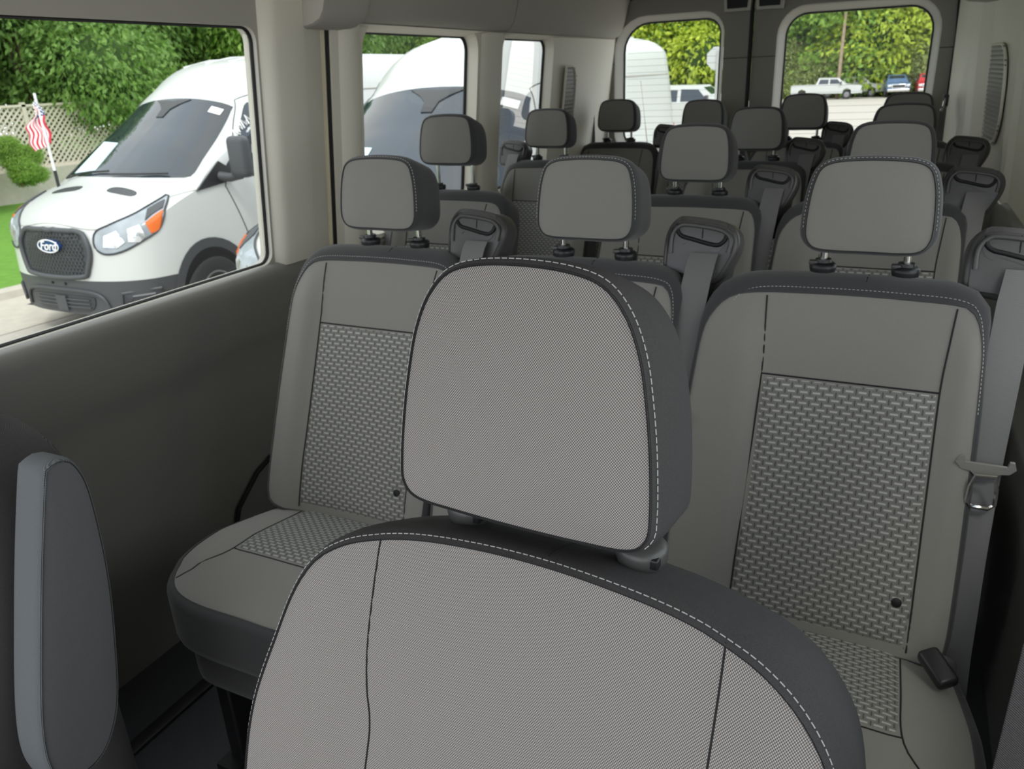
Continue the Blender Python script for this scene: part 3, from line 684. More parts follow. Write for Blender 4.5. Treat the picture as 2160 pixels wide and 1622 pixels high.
# ------------------------------------------------------------------ front seats
FST = {}
def front_templates():
    FR = math.radians(18)
    M = Matrix.Translation((0, 0, .794-FL)) @ Matrix.Rotation(-FR, 4, 'X')
    half = [(0, -.62), (.12, -.62), (.20, -.60), (.250, -.54), (.276, -.42), (.283, -.30), (.279, -.22), (.269, -.14), (.256, -.088), (.232, -.053), (.205, -.034), (.175, -.023), (.125, -.012), (.06, -.006), (0, -.004)]
    def rim(x, s, nx, ns): return .012
    def shape(x, s):
        a = abs(x); return -.014*max(0, min(1, (a-.15)/.07)) + .004*math.cos(min(1, a/.15)*math.pi/2)
    half = [(x*(.975 if x > .1 else 1), s_) for x, s_ in half]; full_ = half+[(-x*((.955 if s_ > -.12 else (.98 if s_ > -.2 else 1.03)) if x > .1 else 1), s_) for x, s_ in reversed(half) if x > 0]
    face, rm, Q, nn, ws = pad(None, M, rim, .115, .014, n=160, rings=22, p=3.5, shape=shape, center=(0, -.30), rr=4.2, taper=.012, full=full_)
    b = bvh_of(face, rm); d = M.to_3x3() @ Vector((0, 1, 0))
    FST['backrest'] = face.mesh('backrest', 'cloth_weave'); FST['back_trim'] = rm.mesh('backrest_trim', 'cloth_twill')
    s = MB()
    for sg in (-1, 1): seam_line(s, b, [M @ Vector((q[0], -.2, q[1])) for q in spl([(sg*.160+.008, -.020), (sg*.160+.009, -.06), (sg*.159+.010, -.12), (sg*.156+.012, -.16), (sg*.150+.013, -.19), (sg*.149+.012, -.24), (sg*.153+.008, -.5)], 60, False)], d, .0011, -.0003)
    s.tube([M @ Vector((q[0], shape(q[0], q[1])-.0002, q[1])) for q in Q], .0013, 6, closed=True)
    seam_line(s, b, [Vector((.012+.04*y, y, 1.3)) for y in (.012, .016, .022, .03, .045, .06, .08, .10)], (0, 0, -1), .0008, 0)
    FST['seam'] = s.mesh('seam', 'seam')
    st = MB(); P = [(math.atan2(q[0], q[1]+.30), q+m_*w_*.32) for q, m_, w_ in zip(Q, nn, ws) if q[1] > -.5]
    P.sort(key=lambda t: t[0]); P = spl([(p[1][0], p[1][1], 0) for p in P], 500, False)
    stitches(st, b, [M @ Vector((p[0], -.2, p[1])) for p in P], d,   .0046, .0018, .0005, .0005); FST['stitch'] = st.mesh('stitching', 'thread')
    FST['insert'] = patch(b, -.147, .147, -.50, -.232, M, .0015, 20, 20).mesh('patterned_panel', 'basket_back')
    # headrest, z relative to .94 world height
    M = Matrix.Translation((-.016, .026, .945-FL)) @ Matrix.Rotation(math.radians(-8), 4, 'X')
    hh = [(0, -.130), (.06, -.129), (.100, -.126), (.1145, -.114), (.1165, -.092), (.1135, -.050), (.108, -.010), (.100, .028), (.087, .058), (.068, .078), (.040, .0865), (0, .089)]
    hf, hr, Q, nn, ws = pad(hh, M, lambda x, s, nx, ns: .009 if ns > -.6 else .005, .088, .012, n=160, rings=16, p=2.6, rr=4.2, taper=.022)
    FST['headrest'] = hf.mesh('headrest', 'cloth_weave'); FST['head_trim'] = hr.mesh('headrest_trim', 'cloth_twill')
    b = bvh_of(hf, hr)
    FST['head_seam'] = MB().tube([M @ Vector((q[0], -.0004, q[1])) for q in Q], .0013, 6, closed=True).mesh('seam', 'seam')
    st = MB(); P = [(math.atan2(q[0], q[1]+.02), q+m_*w_*.42) for q, m_, w_ in zip(Q, nn, ws) if q[1] > -.125]
    P.sort(key=lambda t: t[0]); P = spl([(p[1][0], p[1][1], 0) for p in P], 400, False)
    stitches(st, b, [M @ Vector((p[0], -.2, p[1])) for p in P], M.to_3x3() @ Vector((0, 1, 0)),   .0046, .0018, .0005, .0005); FST['head_stitch'] = st.mesh('stitching', 'thread')
    FST['post'] = MB().lathe([(.006, -.02), (.006, .06)], None, 14).mesh('post', 'chrome')
    FST['collar'] = MB().lathe([(.016, -.008), (.0215, -.002), (.0225, .004), (.0225, .010), (.019, .015), (.008, .0165)], None, 28).mesh('collar', 'guide_plastic')
    FST['tab'] = MB().rbox((.014, -.012, .006), (.012, .012, .010), .002).mesh('release_button', 'black_plastic')
    MC = Matrix.Translation((0, -.42, .43)) @ Matrix(((1, 0, 0, 0), (0, 0, 1, 0), (0, -1, 0, 0), (0, 0, 0, 1)))
    ch = [(0, -.25), (.15, -.25), (.24, -.22), (.265, -.12), (.265, .1), (.25, .22), (.15, .25), (0, .25)]
    cf, cr, *_ = pad(ch, MC, lambda x, s, nx, ns: .03, .14, .02, n=80, rings=8)
    FST['cushion'] = cf.mesh('seat_cushion', 'cloth_weave'); FST['cush_trim'] = cr.mesh('cushion_skirt', 'cloth_twill')
    FST['shell'] = MB().rbox((0, -.002, .38), (.575, .105, .55), .04, None, 4).mesh('back_shell', 'cloth_twill')
    FST['base'] = MB().rbox((0, -.42, .145), (.42, .42, .29), .03).mesh('seat_base', 'black_plastic')
front_templates()
def front_seat(X, Y, label, yaw=0):
    t = thing('front_seat', label, 'seat', (X, Y, FL), math.radians(yaw), 'front seats')
    def q(k, p=t, loc=None): return link(FST[k].name.split('.')[0], FST[k], p, loc)
    bk_ = q('backrest'); q('back_trim'); q('seam', bk_); q('stitch', bk_); q('insert')
    h = q('headrest'); q('head_trim', h); q('head_seam', h); q('head_stitch', h)
    for sx in (-.094, .078):
        c = q('collar', t, (sx, .06, .782-FL)); q('tab', c); q('post', t, (sx, .06, .79-FL))
    q('cushion'); q('cush_trim'); q('base'); q('shell')
    return t
front_seat(.021, .492, 'light grey woven front seat with large headrest, filling the foreground centre', -3)
ps = front_seat(-.955, .490, 'front passenger seat with raised dark armrest, only its side in view', 0)
# armrest folded up beside the passenger seat
A = MB(); AL = -.9
def armrest(ps):
    o_ = Vector((-.955, .490, FL))
    pts = [(.478, .752), (.487, .768), (.504, .771), (.519, .757), (.527, .712), (.522, .604), (.506, .501), (.485, .412), (.452, .362), (.412, .358), (.388, .385), (.392, .46), (.436, .620)]
    M = Matrix.Translation(Vector((-.603, -.001, -.008))-o_) @ Matrix(((0, -1, 0, 0), (1, 0, 0, 0), (0, 0, 1, 0), (0, 0, 0, 1)))
    f, r, Q, nn, ws = pad(None, M, lambda x, s, nx, ns: .005, .048, .004, n=110, rings=10, full=pts, center=(.462, .55), rr=2.4)
    o = f.build('armrest', 'cloth_dark_speckle', ps); r.build('armrest_wrap', 'cloth_twill_light', o)
    MB().tube([M @ Vector((q[0], -.0004, q[1])) for q in Q], .0010, 5, closed=True).build('seam', 'seam', o)
cloth('cloth_dark_speckle', (.115, .114, .122), .35, 1300)
x = NT('cloth_twill_light'); x.rough(.85); X_, Y_, Z_ = x.xyz()
pw = x.m_('MULTIPLY_ADD', x.m_('SINE', x.m_('MULTIPLY', x.m_('ADD', X_, x.m_('MULTIPLY', Z_, 1.1)), 2*math.pi/.0021)), .5, .5); x.col(x.mix(pw, (.095, .105, .115), (.190, .205, .22))); x.bump(pw, .3, .0005); MATS['cloth_twill_light'] = x.m
armrest(ps)
# driver's belt webbing at the right edge
db = thing('driver_belt', 'dark belt webbing hanging upright between the foreground seat and right wall', 'seat belt', (.41, .50, .60))
MB().rbox((0, 0, .08), (.080, .0025, .66), .001).build('webbing', 'cloth_twill', db)
# ------------------------------------------------------------------ outdoors: ground falls gently away behind the van
def gz(y): return -.885-.0150*y
def plane(name, x0, x1, y0, y1, mat, dz=0, n=1):
    return MB().add([(x0, y0, gz(y0)+dz), (x1, y0, gz(y0)+dz), (x1, y1, gz(y1)+dz), (x0, y1, gz(y1)+dz)], [(0, 1, 2, 3)]).build(name, mat, smooth=False)
struct(plane('ground', -8.6, 60, -12, 140, 'asphalt')); struct(plane('ground_far', -70, -7.4, 28, 140, 'asphalt', -.004))
cb = MB(); cb.add([(-9.0, -12, gz(-12)+.10), (-8.75, -12, gz(-12)+.10), (-8.70, -12, gz(-12)+.03), (-7.4, -12, gz(-12)+.004), (-9.0, 28, gz(28)+.10), (-8.75, 28, gz(28)+.10), (-8.70, 28, gz(28)+.03), (-7.4, 28, gz(28)+.004)], [(0, 1, 5, 4), (1, 2, 6, 5), (2, 3, 7, 6)])
tag(cb.build('concrete_kerb', 'concrete', smooth=False), 'pale concrete kerb and gutter strip along the lawn', 'kerb')
gr = plane('lawn', -17.2, -9.0, -12, 28, 'grass', .09); tag(gr, 'mown green lawn strip beyond the kerb', 'lawn', kind='stuff')
rw_ = MB().box((-17.35, 8, gz(9)+.36), (.3, 40, .72)); tag(rw_.build('retaining_wall', 'concrete', smooth=False), 'low tan concrete wall under the lattice fence', 'wall')
struct(plane('ground_bank', -70, -17.3, -12, 28.2, 'grass', .55))
# lattice fence
fe = thing('lattice_fence', 'tan diagonal lattice fence on top of the low concrete wall', 'fence', (-17.35, 8, gz(9)+.72))
lt = MB(); L0, L1, HH = -14.0, 14.0, 1.32; st_ = .135
def clip(y0, z0, y1, z1):
    if z1 < z0: y0, z0, y1, z1 = y1, z1, y0, z0
    return (y0, z0, y1, z1)
k = L0-HH
while k < L1:
    for sg in (1, -1):
        a = (k, 0) if sg > 0 else (k+HH, 0); b = (k+HH, HH) if sg > 0 else (k, HH)
        ya, yb = max(L0, min(L1, a[0])), max(L0, min(L1, b[0]))
        c = Vector((0, (a[0]+b[0])/2, HH/2)); rot = Matrix.Rotation(math.radians(-45*sg), 3, 'X')
        if L0+.7 < c.y < L1-.7: lt.box(c+Vector((.012*sg, 0, 0)), (.012, .042, HH*1.414), rot)
    k += st_
lt.build('lattice_panel', 'lattice', fe, False)
for i in range(12): MB().box((0, -13.2+2.4*i, HH/2+.03), (.09, .09, HH+.12)).build('fence_post', 'lattice', fe, False)
MB().box((0, 0, HH+.02), (.09, 27.5, .05)).build('top_rail', 'lattice', fe, False); MB().box((0, 0, .03), (.06, 27.5, .07)).build('bottom_rail', 'lattice', fe, False)
# ------------------------------------------------------------------ white cargo vans (nose at local origin, body runs to +y, z from the ground)
def interp(T, x):
    if x <= T[0][0]: return T[0][1]
    for k in range(len(T)-1):
        (a, b), (c, d) = T[k], T[k+1]
        if x <= c:
            t = (x-a)/(c-a); s0 = (d-T[k-1][1])/(c-T[k-1][0]) if k > 0 else (d-b)/(c-a); s1 = (T[k+2][1]-b)/(T[k+2][0]-a) if k+2 < len(T) else (d-b)/(c-a)
            h = c-a; return (2*t**3-3*t*t+1)*b+(t**3-2*t*t+t)*h*s0+(-2*t**3+3*t*t)*d+(t**3-t*t)*h*s1
    return T[-1][1]
def smooth_mesh(me):
    pass
ZP = [(0, .98), (.05, 1.03), (.12, 1.07), (.3, 1.155), (.58, 1.27), (.80, 1.345), (.86, 1.375), (1.03, 1.50), (1.30, 1.705), (1.58, 1.905), (1.80, 2.06), (1.92, 2.15), (2.1, 2.27), (2.3, 2.37), (2.55, 2.445), (2.9, 2.49), (3.4, 2.505), (5.4, 2.505), (5.62, 2.49), (5.72, 2.42)]
def Zt(Y, X, W):
    u = min(1, abs(X)/max(.05, W)); bow = (.15+.15*max(0, min(1, (Y-.9)/.9)))*u**2.2 if Y < 2.2 else .30*u**2.2*max(0, 1-(Y-2.2)/.8)
    hood = .05*u**2 if Y < 1.0 else .05*max(0, 1-(Y-1.0)/.3)*u**2
    return interp(ZP, Y-bow)-hood-.11*u**7*min(1, max(0, (Y-1.2)/.8))-.03*u**6-.03*u*u*(1 if Y > 2 else 0)
def Wd(Y, z):
    rake = .02 if z < .55 else .02+(z-.55)*.10
    q = max(0, min(1, (Y-rake)/.75)); plan = (1-(1-q)**3.4)**(1/2.4) if q > 0 else 0
    side = interp([(.2, .93), (.45, .985), (.9, 1.0), (1.25, .985), (1.4, .955), (2.05, .87), (2.3, .825), (2.6, .76)], z)
    rear = 1 if Y < 5.45 else max(.02, 1-max(0, (Y-5.45)/.30)**3*.10)
    return plan*side*rear
def van_meshes():
    ys = [.0, .02, .03, .045, .065, .09, .12, .16, .21, .27, .34, .42, .52, .62, .74, .86, .92, .98, 1.06, 1.16, 1.28, 1.4, 1.52, 1.65, 1.78, 1.9, 2.0, 2.1, 2.2, 2.32, 2.45, 2.6, 2.8, 3.0, 3.4, 3.9, 4.4, 5.0, 5.4, 5.55, 5.64, 5.70, 5.73]
    lv = [.24, .32, .40, .48, .56, .64]; NS = 9; NTp = 12
    rows = []
    for Y in ys:
        Wm = max(.02, Wd(Y, 1.2)); zs = Zt(Y, Wm, Wm); zs2 = zs
        for _ in range(4): Wm = max(.02, Wd(Y, zs2)); zs2 = Zt(Y, Wm, Wm)
        row = [(Wd(Y, z) if Y > .0 else 0, z) for z in lv]
        for k in range(1, NS+1):
            z = lv[-1]+(zs2-lv[-1])*k/NS; row.append((max(.0, Wd(Y, z)), z))
        W_ = row[-1][0]
        for k in range(1, NTp+1):
            x = W_*math.cos(math.pi/2*k/NTp)**.8 if k < NTp else 0; row.append((x, Zt(Y, x, max(.02, W_))))
        rows.append([(a, max(Y, .021 if b < .55 else .021+(b-.55)*.10), b) for a, b in row])
    n = len(rows[0]); full = []
    for r in rows: full.append(r+[(-a, y, z) for a, y, z in reversed(r[:-1])])
    nf = len(full[0]); body = MB(); cl = MB(); vs = [v for r in full for v in r]; fb = []; fc = []
    for j in range(len(ys)-1):
        for i in range(nf-1):
            f = (j*nf+i, j*nf+i+1, (j+1)*nf+i+1, (j+1)*nf+i)
            zc = sum(vs[q][2] for q in f)/4; yc = sum(vs[q][1] for q in f)/4
            (fc if (zc < .60 and yc < .62) or zc < .36 else fb).append(f)
    fb.append(tuple((len(ys)-1)*nf+i for i in range(nf)))
    body.add(vs, fb); cl.add(vs, fc); cl.add([(x, y, .24) for x, y in ((-.7, .1), (.7, .1), (.9, 5.7), (-.9, 5.7))], [(0, 1, 2, 3)])
    b = bvh_of(body, cl); V = {}
    V['body'] = body.mesh('body', 'white_paint'); V['bumper'] = cl.mesh('bumper', 'cladding')
    F = (0, 1, 0); front = lambda x, z: (x, -1.0, z)
    # windshield, projected down its slope
    dws = Vector((0, .75, -.66)).normalized()
    def toW(x, v):        # v: 0 at the cowl, 1 at the header
        z = 1.385+v*.735; y = .86+v*.95; return Vector((x, y, z))-dws*1.5
    wsq = spl([(0, .02), (.45, .04), (.74, .09), (.85, .13), (.86, .22), (.79, .62), (.715, .93), (.68, .985), (.35, 1.0), (0, 1.005), (-.35, 1.0), (-.68, .985), (-.715, .93), (-.79, .62), (-.86, .22), (-.85, .13), (-.74, .09), (-.45, .04)], 90)
    V['windshield'] = drape(b, wsq, toW, dws, .004, 10).mesh('windshield', 'vehicle_glass')
    V['sensor'] = drape(b, [(-.24, .985), (.24, .985), (.13, .92), (.06, .86), (.045, .76), (-.045, .76), (-.06, .86), (-.13, .92)], toW, dws, .012, 3).mesh('sensor_shroud', 'black_plastic')
    V['paper'] = drape(b, [(-.66, .10), (-.30, .10), (-.30, .44), (-.62, .50)], toW, dws, .010, 3).mesh('paper_sheet', 'paper')
    V['sticker'] = drape(b, [(.53, .86), (.66, .85), (.655, .92), (.525, .93)], toW, dws, .010, 3).mesh('sticker', 'white_mark')
    wp = MB()
    for pts in (((-.70, .02), (-.40, .06), (-.05, .07)), ((.0, .03), (.35, .05), (.66, .10)), ((-.70, .03), (-.66, .16))): wp.tube([on(b, toW(*p), dws, .025) for p in pts], .009, 6)
    V['wiper'] = wp.mesh('wiper', 'black_plastic')
    # cowl strip
    # side glass and trims
    for sg, nm in ((1, 'l'), (-1, 'r')):
        sd_ = Vector((-sg, 0, 0)); toS = lambda y, z, sg=sg: (sg*1.6, y, z)
        V['side_'+nm] = drape(b, spl([(1.34, 1.36), (1.50, 1.35), (2.35, 1.33), (2.44, 1.36), (2.44, 1.98), (2.40, 2.03), (2.08, 2.03), (1.98, 1.98), (1.62, 1.62)], 60), toS, sd_, .004, 6).mesh('side_window', 'vehicle_glass')
        V['tri_'+nm] = drape(b, [(1.00, 1.27), (1.36, 1.32), (1.52, 1.36), (1.46, 1.46), (1.36, 1.52)], toS, sd_, .018, 8).mesh('mirror_base', 'black_plastic')
        arch = [(1.02+.50*math.cos(a), .34+.50*math.sin(a)) for a in [math.pi*k/18 for k in range(19)]]; well = [(1.02+.41*math.cos(a), .34+.41*math.sin(a)) for a in [math.pi*k/18 for k in range(19)]]
        V['arch_'+nm] = drape(b, arch+[(.52, .25), (1.52, .25)], toS, sd_, .010, 6).mesh('wheel_arch', 'cladding')
        V['well_'+nm] = drape(b, well+[(.61, .25), (1.43, .25)], toS, sd_, .013, 6).mesh('wheel_well', 'slot_black')
        V['well2_'+nm] = drape(b, [(a+3.7, z) for a, z in well+[(.61, .25), (1.43, .25)]], toS, sd_, .013, 6).mesh('wheel_well', 'slot_black')
        V['door_'+nm] = MB().tube([on(b, toS(y, z), sd_, .001) for y, z in spl([(1.66, .36), (1.60, .62), (1.50, .95), (1.40, 1.22), (1.38, 1.30), (1.62, 1.66), (1.92, 1.98), (2.05, 2.08), (2.50, 2.08), (2.52, 1.2), (2.50, .36)], 70, False)], .005, 5).mesh('door_line', 'grille_black')
        V['mould_'+nm] = MB().add(*(lambda q: (q.v, q.f))(drape(b, [(2.6, .66), (5.5, .66), (5.5, .56), (2.6, .56)], toS, sd_, .02, 3))).mesh('side_moulding', 'cladding')
        # mirror
        mm = MB().rbox((sg*1.20, 1.40, 1.56), (.20, .15, .38), .055, Matrix.Rotation(sg*.15, 3, 'Z'), 4); mm.tube([(sg*.96, 1.34, 1.38), (sg*1.06, 1.38, 1.37), (sg*1.18, 1.40, 1.40)], [.05, .04, .045], 8); V['mirror_'+nm] = mm.mesh('wing_mirror', 'cladding')
        # headlight: outline in (x,z) seen from the front quarter
        dh = Vector((-sg*.62, .78, 0)).normalized(); o = Vector((sg*.85, .30, 0))-dh*1.2; tx = Vector((dh.y, -dh.x, 0))*(-1)
        def toH(a, z, o=o, tx=tx, sg=sg): return o+Vector((dh.y*sg, -dh.x*sg, 0))*a+Vector((0, 0, z))
        hl = spl([(-.38, .86), (-.36, .98), (-.22, 1.04), (.02, 1.12), (.22, 1.215), (.30, 1.25), (.27, 1.13), (.20, .985), (.05, .90), (-.14, .82), (-.30, .80)], 50)
        V['lampb_'+nm] = drape(b, hl, toH, dh, .006, 5).mesh('headlight', 'lamp_clear')
        V['lampo_'+nm] = MB().tube([on(b, toH(*q), dh, .008) for q in hl], .009, 6, closed=True).mesh('lamp_bezel', 'grille_black')
        V['lampr_'+nm] = drape(b, [(-.30, .86), (-.28, .95), (-.16, .99), (-.10, .90), (-.18, .85)], toH, dh, .016, 3).mesh('reflector', 'lamp_chrome')
        V['lampq_'+nm] = drape(b, [(-.07, .90), (-.06, 1.00), (.05, 1.03), (.08, .93), (.02, .89)], toH, dh, .016, 3).mesh('reflector', 'lamp_chrome')
        V['lampa_'+nm] = drape(b, [(.13, .955), (.10, 1.04), (.20, 1.10), (.26, 1.13), (.22, 1.02), (.19, .97)], toH, dh, .016, 3).mesh('turn_lamp', 'lamp_amber')
        V['lampt_'+nm] = drape(b, [(.10, 1.06), (.12, 1.14), (.22, 1.19), (.27, 1.21), (.255, 1.15), (.16, 1.10)], toH, dh, .016, 3).mesh('reflector', 'cladding')
        fg = MB(); fo = [(-.24, .34), (-.22, .45), (.12, .47), (.16, .40), (.06, .30), (-.18, .29)]
        fg.add(*(lambda q: (q.v, q.f))(drape(b, fo, toH, dh, .012, 3))); V['fogp_'+nm] = fg.mesh('fog_recess', 'grille_black')
        V['fogr_'+nm] = MB().tube([on(b, toH(*p), dh, .016) for p in fo], .014, 6, closed=True).mesh('fog_surround', 'cladding')
        V['fogi_'+nm] = MB().tube([on(b, toH(*p), dh, .016) for p in [(-.16, .36), (-.13, .42), (.06, .43), (.05, .36)]], .009, 6, closed=True).mesh('fog_lamp', 'rim_grey')
        hv = spl([(sg*.22, .62), (sg*.55, .60), (sg*.53, .69), (sg*.24, .72)], 24)
        V['hood_'+nm] = drape(b, [tuple(q) for q in hv], lambda x, y: (x, y, 3), (0, 0, -1), .004, 3).mesh('hood_vent', 'grille_black')
    hn = MB().tube([on(b, (x, y, 3), (0, 0, -1), .001) for x, y in spl([(.98, 1.0), (.90, .80), (.74, .35), (.55, .17), (.2, .10), (-.2, .10), (-.55, .17), (-.74, .35), (-.90, .80), (-.98, 1.0)], 60, False)], .004, 5); V['hood_line'] = hn.mesh('bonnet_line', 'rear_trim')
    # grille
    go = spl([(0, 1.00), (.34, .99), (.43, .93), (.47, .82), (.42, .66), (.36, .60), (0, .58), (-.36, .60), (-.42, .66), (-.47, .82), (-.43, .93), (-.34, .99)], 72)
    V['grille'] = drape(b, go, front, F, .010, 8).mesh('grille', 'grille_black')
    sr = MB().tube([on(b, front(q[0], q[1]), F, .020) for q in go], .024, 8, closed=True); V['grille_s'] = sr.mesh('grille_surround', 'cladding')
    gm = MB()
    for j in range(12):
        z = .625+j*.031; wz = .40 if z < .9 else .38
        for i in range(-9, 10):
            x = (i+(.5 if j % 2 else 0))*.044
            if abs(x) < wz-.01: q = on(b, front(x, z), F, .016); gm.add([q+Vector(v) for v in ((-.018, 0, 0), (0, -.006, .012), (.018, 0, 0), (0, 0, -.012), (0, .006, .004))], [(0, 1, 2), (0, 2, 3)])
        gm.tube([on(b, front(x, z+.0155), F, .018) for x in [-wz+.02, -.2, 0, .2, wz-.02]], .0035, 4)
    V['grille_m'] = gm.mesh('grille_mesh', 'cladding')
    lo_ = [(-.40, .40), (.40, .40), (.34, .29), (-.34, .29)]
    V['lower'] = drape(b, spl([(0, .42), (.38, .41), (.42, .38), (.34, .28), (0, .27), (-.34, .28), (-.42, .38), (-.38, .41)], 40), front, F, .010, 4).mesh('lower_grille', 'grille_black')
    lb = MB()
    for z in (.31, .345, .38): lb.tube([on(b, front(x, z), F, .018) for x in (-.36, -.18, 0, .18, .36)], .006, 5)
    lb.box(on(b, front(0, .34), F, .016), (.14, .02, .14)); V['lower_b'] = lb.mesh('grille_bars', 'cladding')
    V['lower_s'] = MB().tube([on(b, front(*p), F, .014) for p in spl([(-.56, .28), (-.46, .44), (0, .47), (.46, .44), (.56, .28)], 30, False)], .016, 6).mesh('bumper_crease', 'cladding')
    V['plate_h'] = MB().lathe([(.012, 0), (.012, .01)], Matrix.Translation(on(b, front(-.09, .52), F, 0)) @ Matrix.Rotation(math.pi/2, 4, 'X'), 10).lathe([(.012, 0), (.012, .01)], Matrix.Translation(on(b, front(.09, .52), F, 0)) @ Matrix.Rotation(math.pi/2, 4, 'X'), 10).mesh('plate_screw', 'slot_black')
    # badge
    c0 = on(b, front(0, .86), F, .045); E = lambda rx, rz, dy: [(c0.x+rx*math.cos(a), c0.y+dy, c0.z+rz*math.sin(a)) for a in [2*math.pi*k/40 for k in range(40)]]
    bd = MB().prism([(rx, rz) for rx, rz in [(.145*math.cos(2*math.pi*k/40), .060*math.sin(2*math.pi*k/40)) for k in range(40)]], lambda x, z: (c0.x+x, c0.y, c0.z+z), lambda x, z: (c0.x+x, c0.y+.04, c0.z+z)); V['badge'] = bd.mesh('badge', 'badge_blue')
    V['badge_r'] = MB().tube(E(.140, .056, -.002), .0055, 6, closed=True).mesh('badge_rim', 'white_mark')
    cu = bpy.data.curves.new('lettering', 'FONT'); cu.body = 'Ford'; cu.size = .115; cu.shear = .35; cu.extrude = .003; cu.offset = .001; cu.align_x = 'CENTER'; cu.align_y = 'CENTER'
    tmp = bpy.data.objects.new('tmp', cu); COL.objects.link(tmp); bpy.context.view_layer.update()
    me = bpy.data.meshes.new_from_object(tmp.evaluated_get(bpy.context.evaluated_depsgraph_get())); bpy.data.objects.remove(tmp)
    me.transform(Matrix.Translation((c0.x, c0.y-.006, c0.z)) @ Matrix.Rotation(math.pi/2, 4, 'X')); me.materials.clear(); me.materials.append(MATS['white_mark']); V['badge_t'] = me
    # roof ribs, wheels, rear lamps
    rb = MB()
    for x in (-.5, -.17, .17, .5): rb.tube([on(b, (x, y, 4), (0, 0, -1), .002) for y in (2.5, 2.9, 3.5, 4.4, 5.3)], .014, 6)
    V['ribs'] = rb.mesh('roof_rib', 'white_paint')
    tp = [(.19, -.11), (.30, -.115), (.345, -.085), (.352, -.04), (.352, .04), (.345, .085), (.30, .115), (.19, .11)]
    V['tyre'] = MB().lathe(tp, Matrix.Rotation(math.pi/2, 4, 'Y'), 36).mesh('tyre', 'tyre')
    rm = MB().lathe([(.20, .10), (.20, .118), (.185, .118), (.17, .09), (.10, .08), (.07, .10), (.0, .10)], Matrix.Rotation(math.pi/2, 4, 'Y'), 32, False)
    V['rim'] = rm.mesh('rim', 'rim_grey')
    V['hub'] = MB().lathe([(.06, .10), (.055, .125), (0, .125)], Matrix.Rotation(math.pi/2, 4, 'Y'), 20, False).mesh('hub_cap', 'grille_black')
    V['tail'] = MB().rbox((.865, 5.66, 1.25), (.10, .08, .62), .02).mesh('tail_lamp', 'red_paint'); V['rline'] = MB().tube([on(b, (1.6, y, 2.10), (-1, 0, 0), .001) for y in (2.7, 3.5, 4.5, 5.5)], .008, 5).tube([on(b, (1.6, 4.35, z), (-1, 0, 0), .001) for z in (.7, 1.2, 1.7, 2.05)], .005, 5).mesh('panel_line', 'rear_trim')
    def remap(y): return .10+y*.90 if y < 1.0 else (y if y < 3 else 3+(y-3)*1.13)
    for k, me in V.items():
        if k in ('tyre', 'rim', 'hub'): continue
        for v in me.vertices:
            v.co.z += .055*max(0, min(1, 1.5-v.co.y)); v.co.y = remap(v.co.y)
    return V, b
VM, VB = van_meshes()
SCR = {}
def white_van(X, Y, label, scribble, rz=0):
    t = thing('white_van', label, 'van', (X, Y, gz(Y+2.5)), math.radians(rz), None)
    def p(k, par=t, loc=None): return link(VM[k].name.split('.')[0], VM[k], par, loc)
    bo = p('body'); p('bumper'); ws = p('windshield'); p('sensor', ws); p('paper', ws); p('sticker', ws); p('wiper', t)
    g = p('grille'); p('grille_s', g); p('grille_m', g); bd = p('badge', t); p('badge_r', bd); p('badge_t', bd).name = 'lettering'
    lg = p('lower'); p('lower_b', lg); p('lower_s'); p('plate_h'); p('ribs', bo); p('rline', bo); p('hood_line', bo); p('tail')
    for n_ in ('l', 'r'):
        h = p('lampb_'+n_)
        for k in ('lampo_', 'lampr_', 'lampq_', 'lampa_', 'lampt_'): p(k+n_, h)
        f = p('fogp_'+n_); p('fogr_'+n_, f); p('fogi_'+n_, f); p('hood_'+n_)
        p('side_'+n_); p('tri_'+n_)
        if n_ == 'l': p('mirror_l')
        p('side_'+n_) if False else None; p('arch_'+n_); p('well_'+n_); p('well2_'+n_); p('door_'+n_, bo); p('mould_'+n_)
    for sx in (1, -1):
        for y in (1.02, 4.94):
            wh = p('tyre', t, (sx*.915, y, .352)); wh.name = 'wheel'
            r1 = link('rim', VM['rim'], wh); r2 = link('hub_cap', VM['hub'], wh)
            if sx < 0: r1.scale = (-1, 1, 1); r2.scale = (-1, 1, 1)
    sc_ = MB(); side = (-1, 0, 0)
    for st in scribble: sc_.tube([on(VB, (1.6, y, z), side, .010) for y, z in st], .007, 4)
    sc_.build('window_writing', 'white_mark', t)
    return t
rnd = random.Random(4)
def scrib(y0, z0, n, h, dy=.075, slope=.25):
    o = []
    for k in range(n):
        y = y0+k*dy; z = z0+k*dy*slope; o.append([(y, z), (y+.02, z+h*rnd.uniform(.6, 1)), (y+.045, z+h*.3), (y+.06, z+h*rnd.uniform(.1, .9))])
    return o
white_van(-6.58, 4.30, 'white high-roof van with black grille and oval badge, seen whole through the sliding door window', scrib(1.75, 1.55, 6, .10, .09, .1)+scrib(1.70, 1.72, 5, .09, .07, .5))
white_van(-2.86, 3.55, 'white high-roof van parked close alongside, its windshield filling the rear quarter windows', scrib(1.60, 1.42, 5, .10, .08, .3)+scrib(1.75, 1.62, 5, .08, .06, 1.1), 3.0)
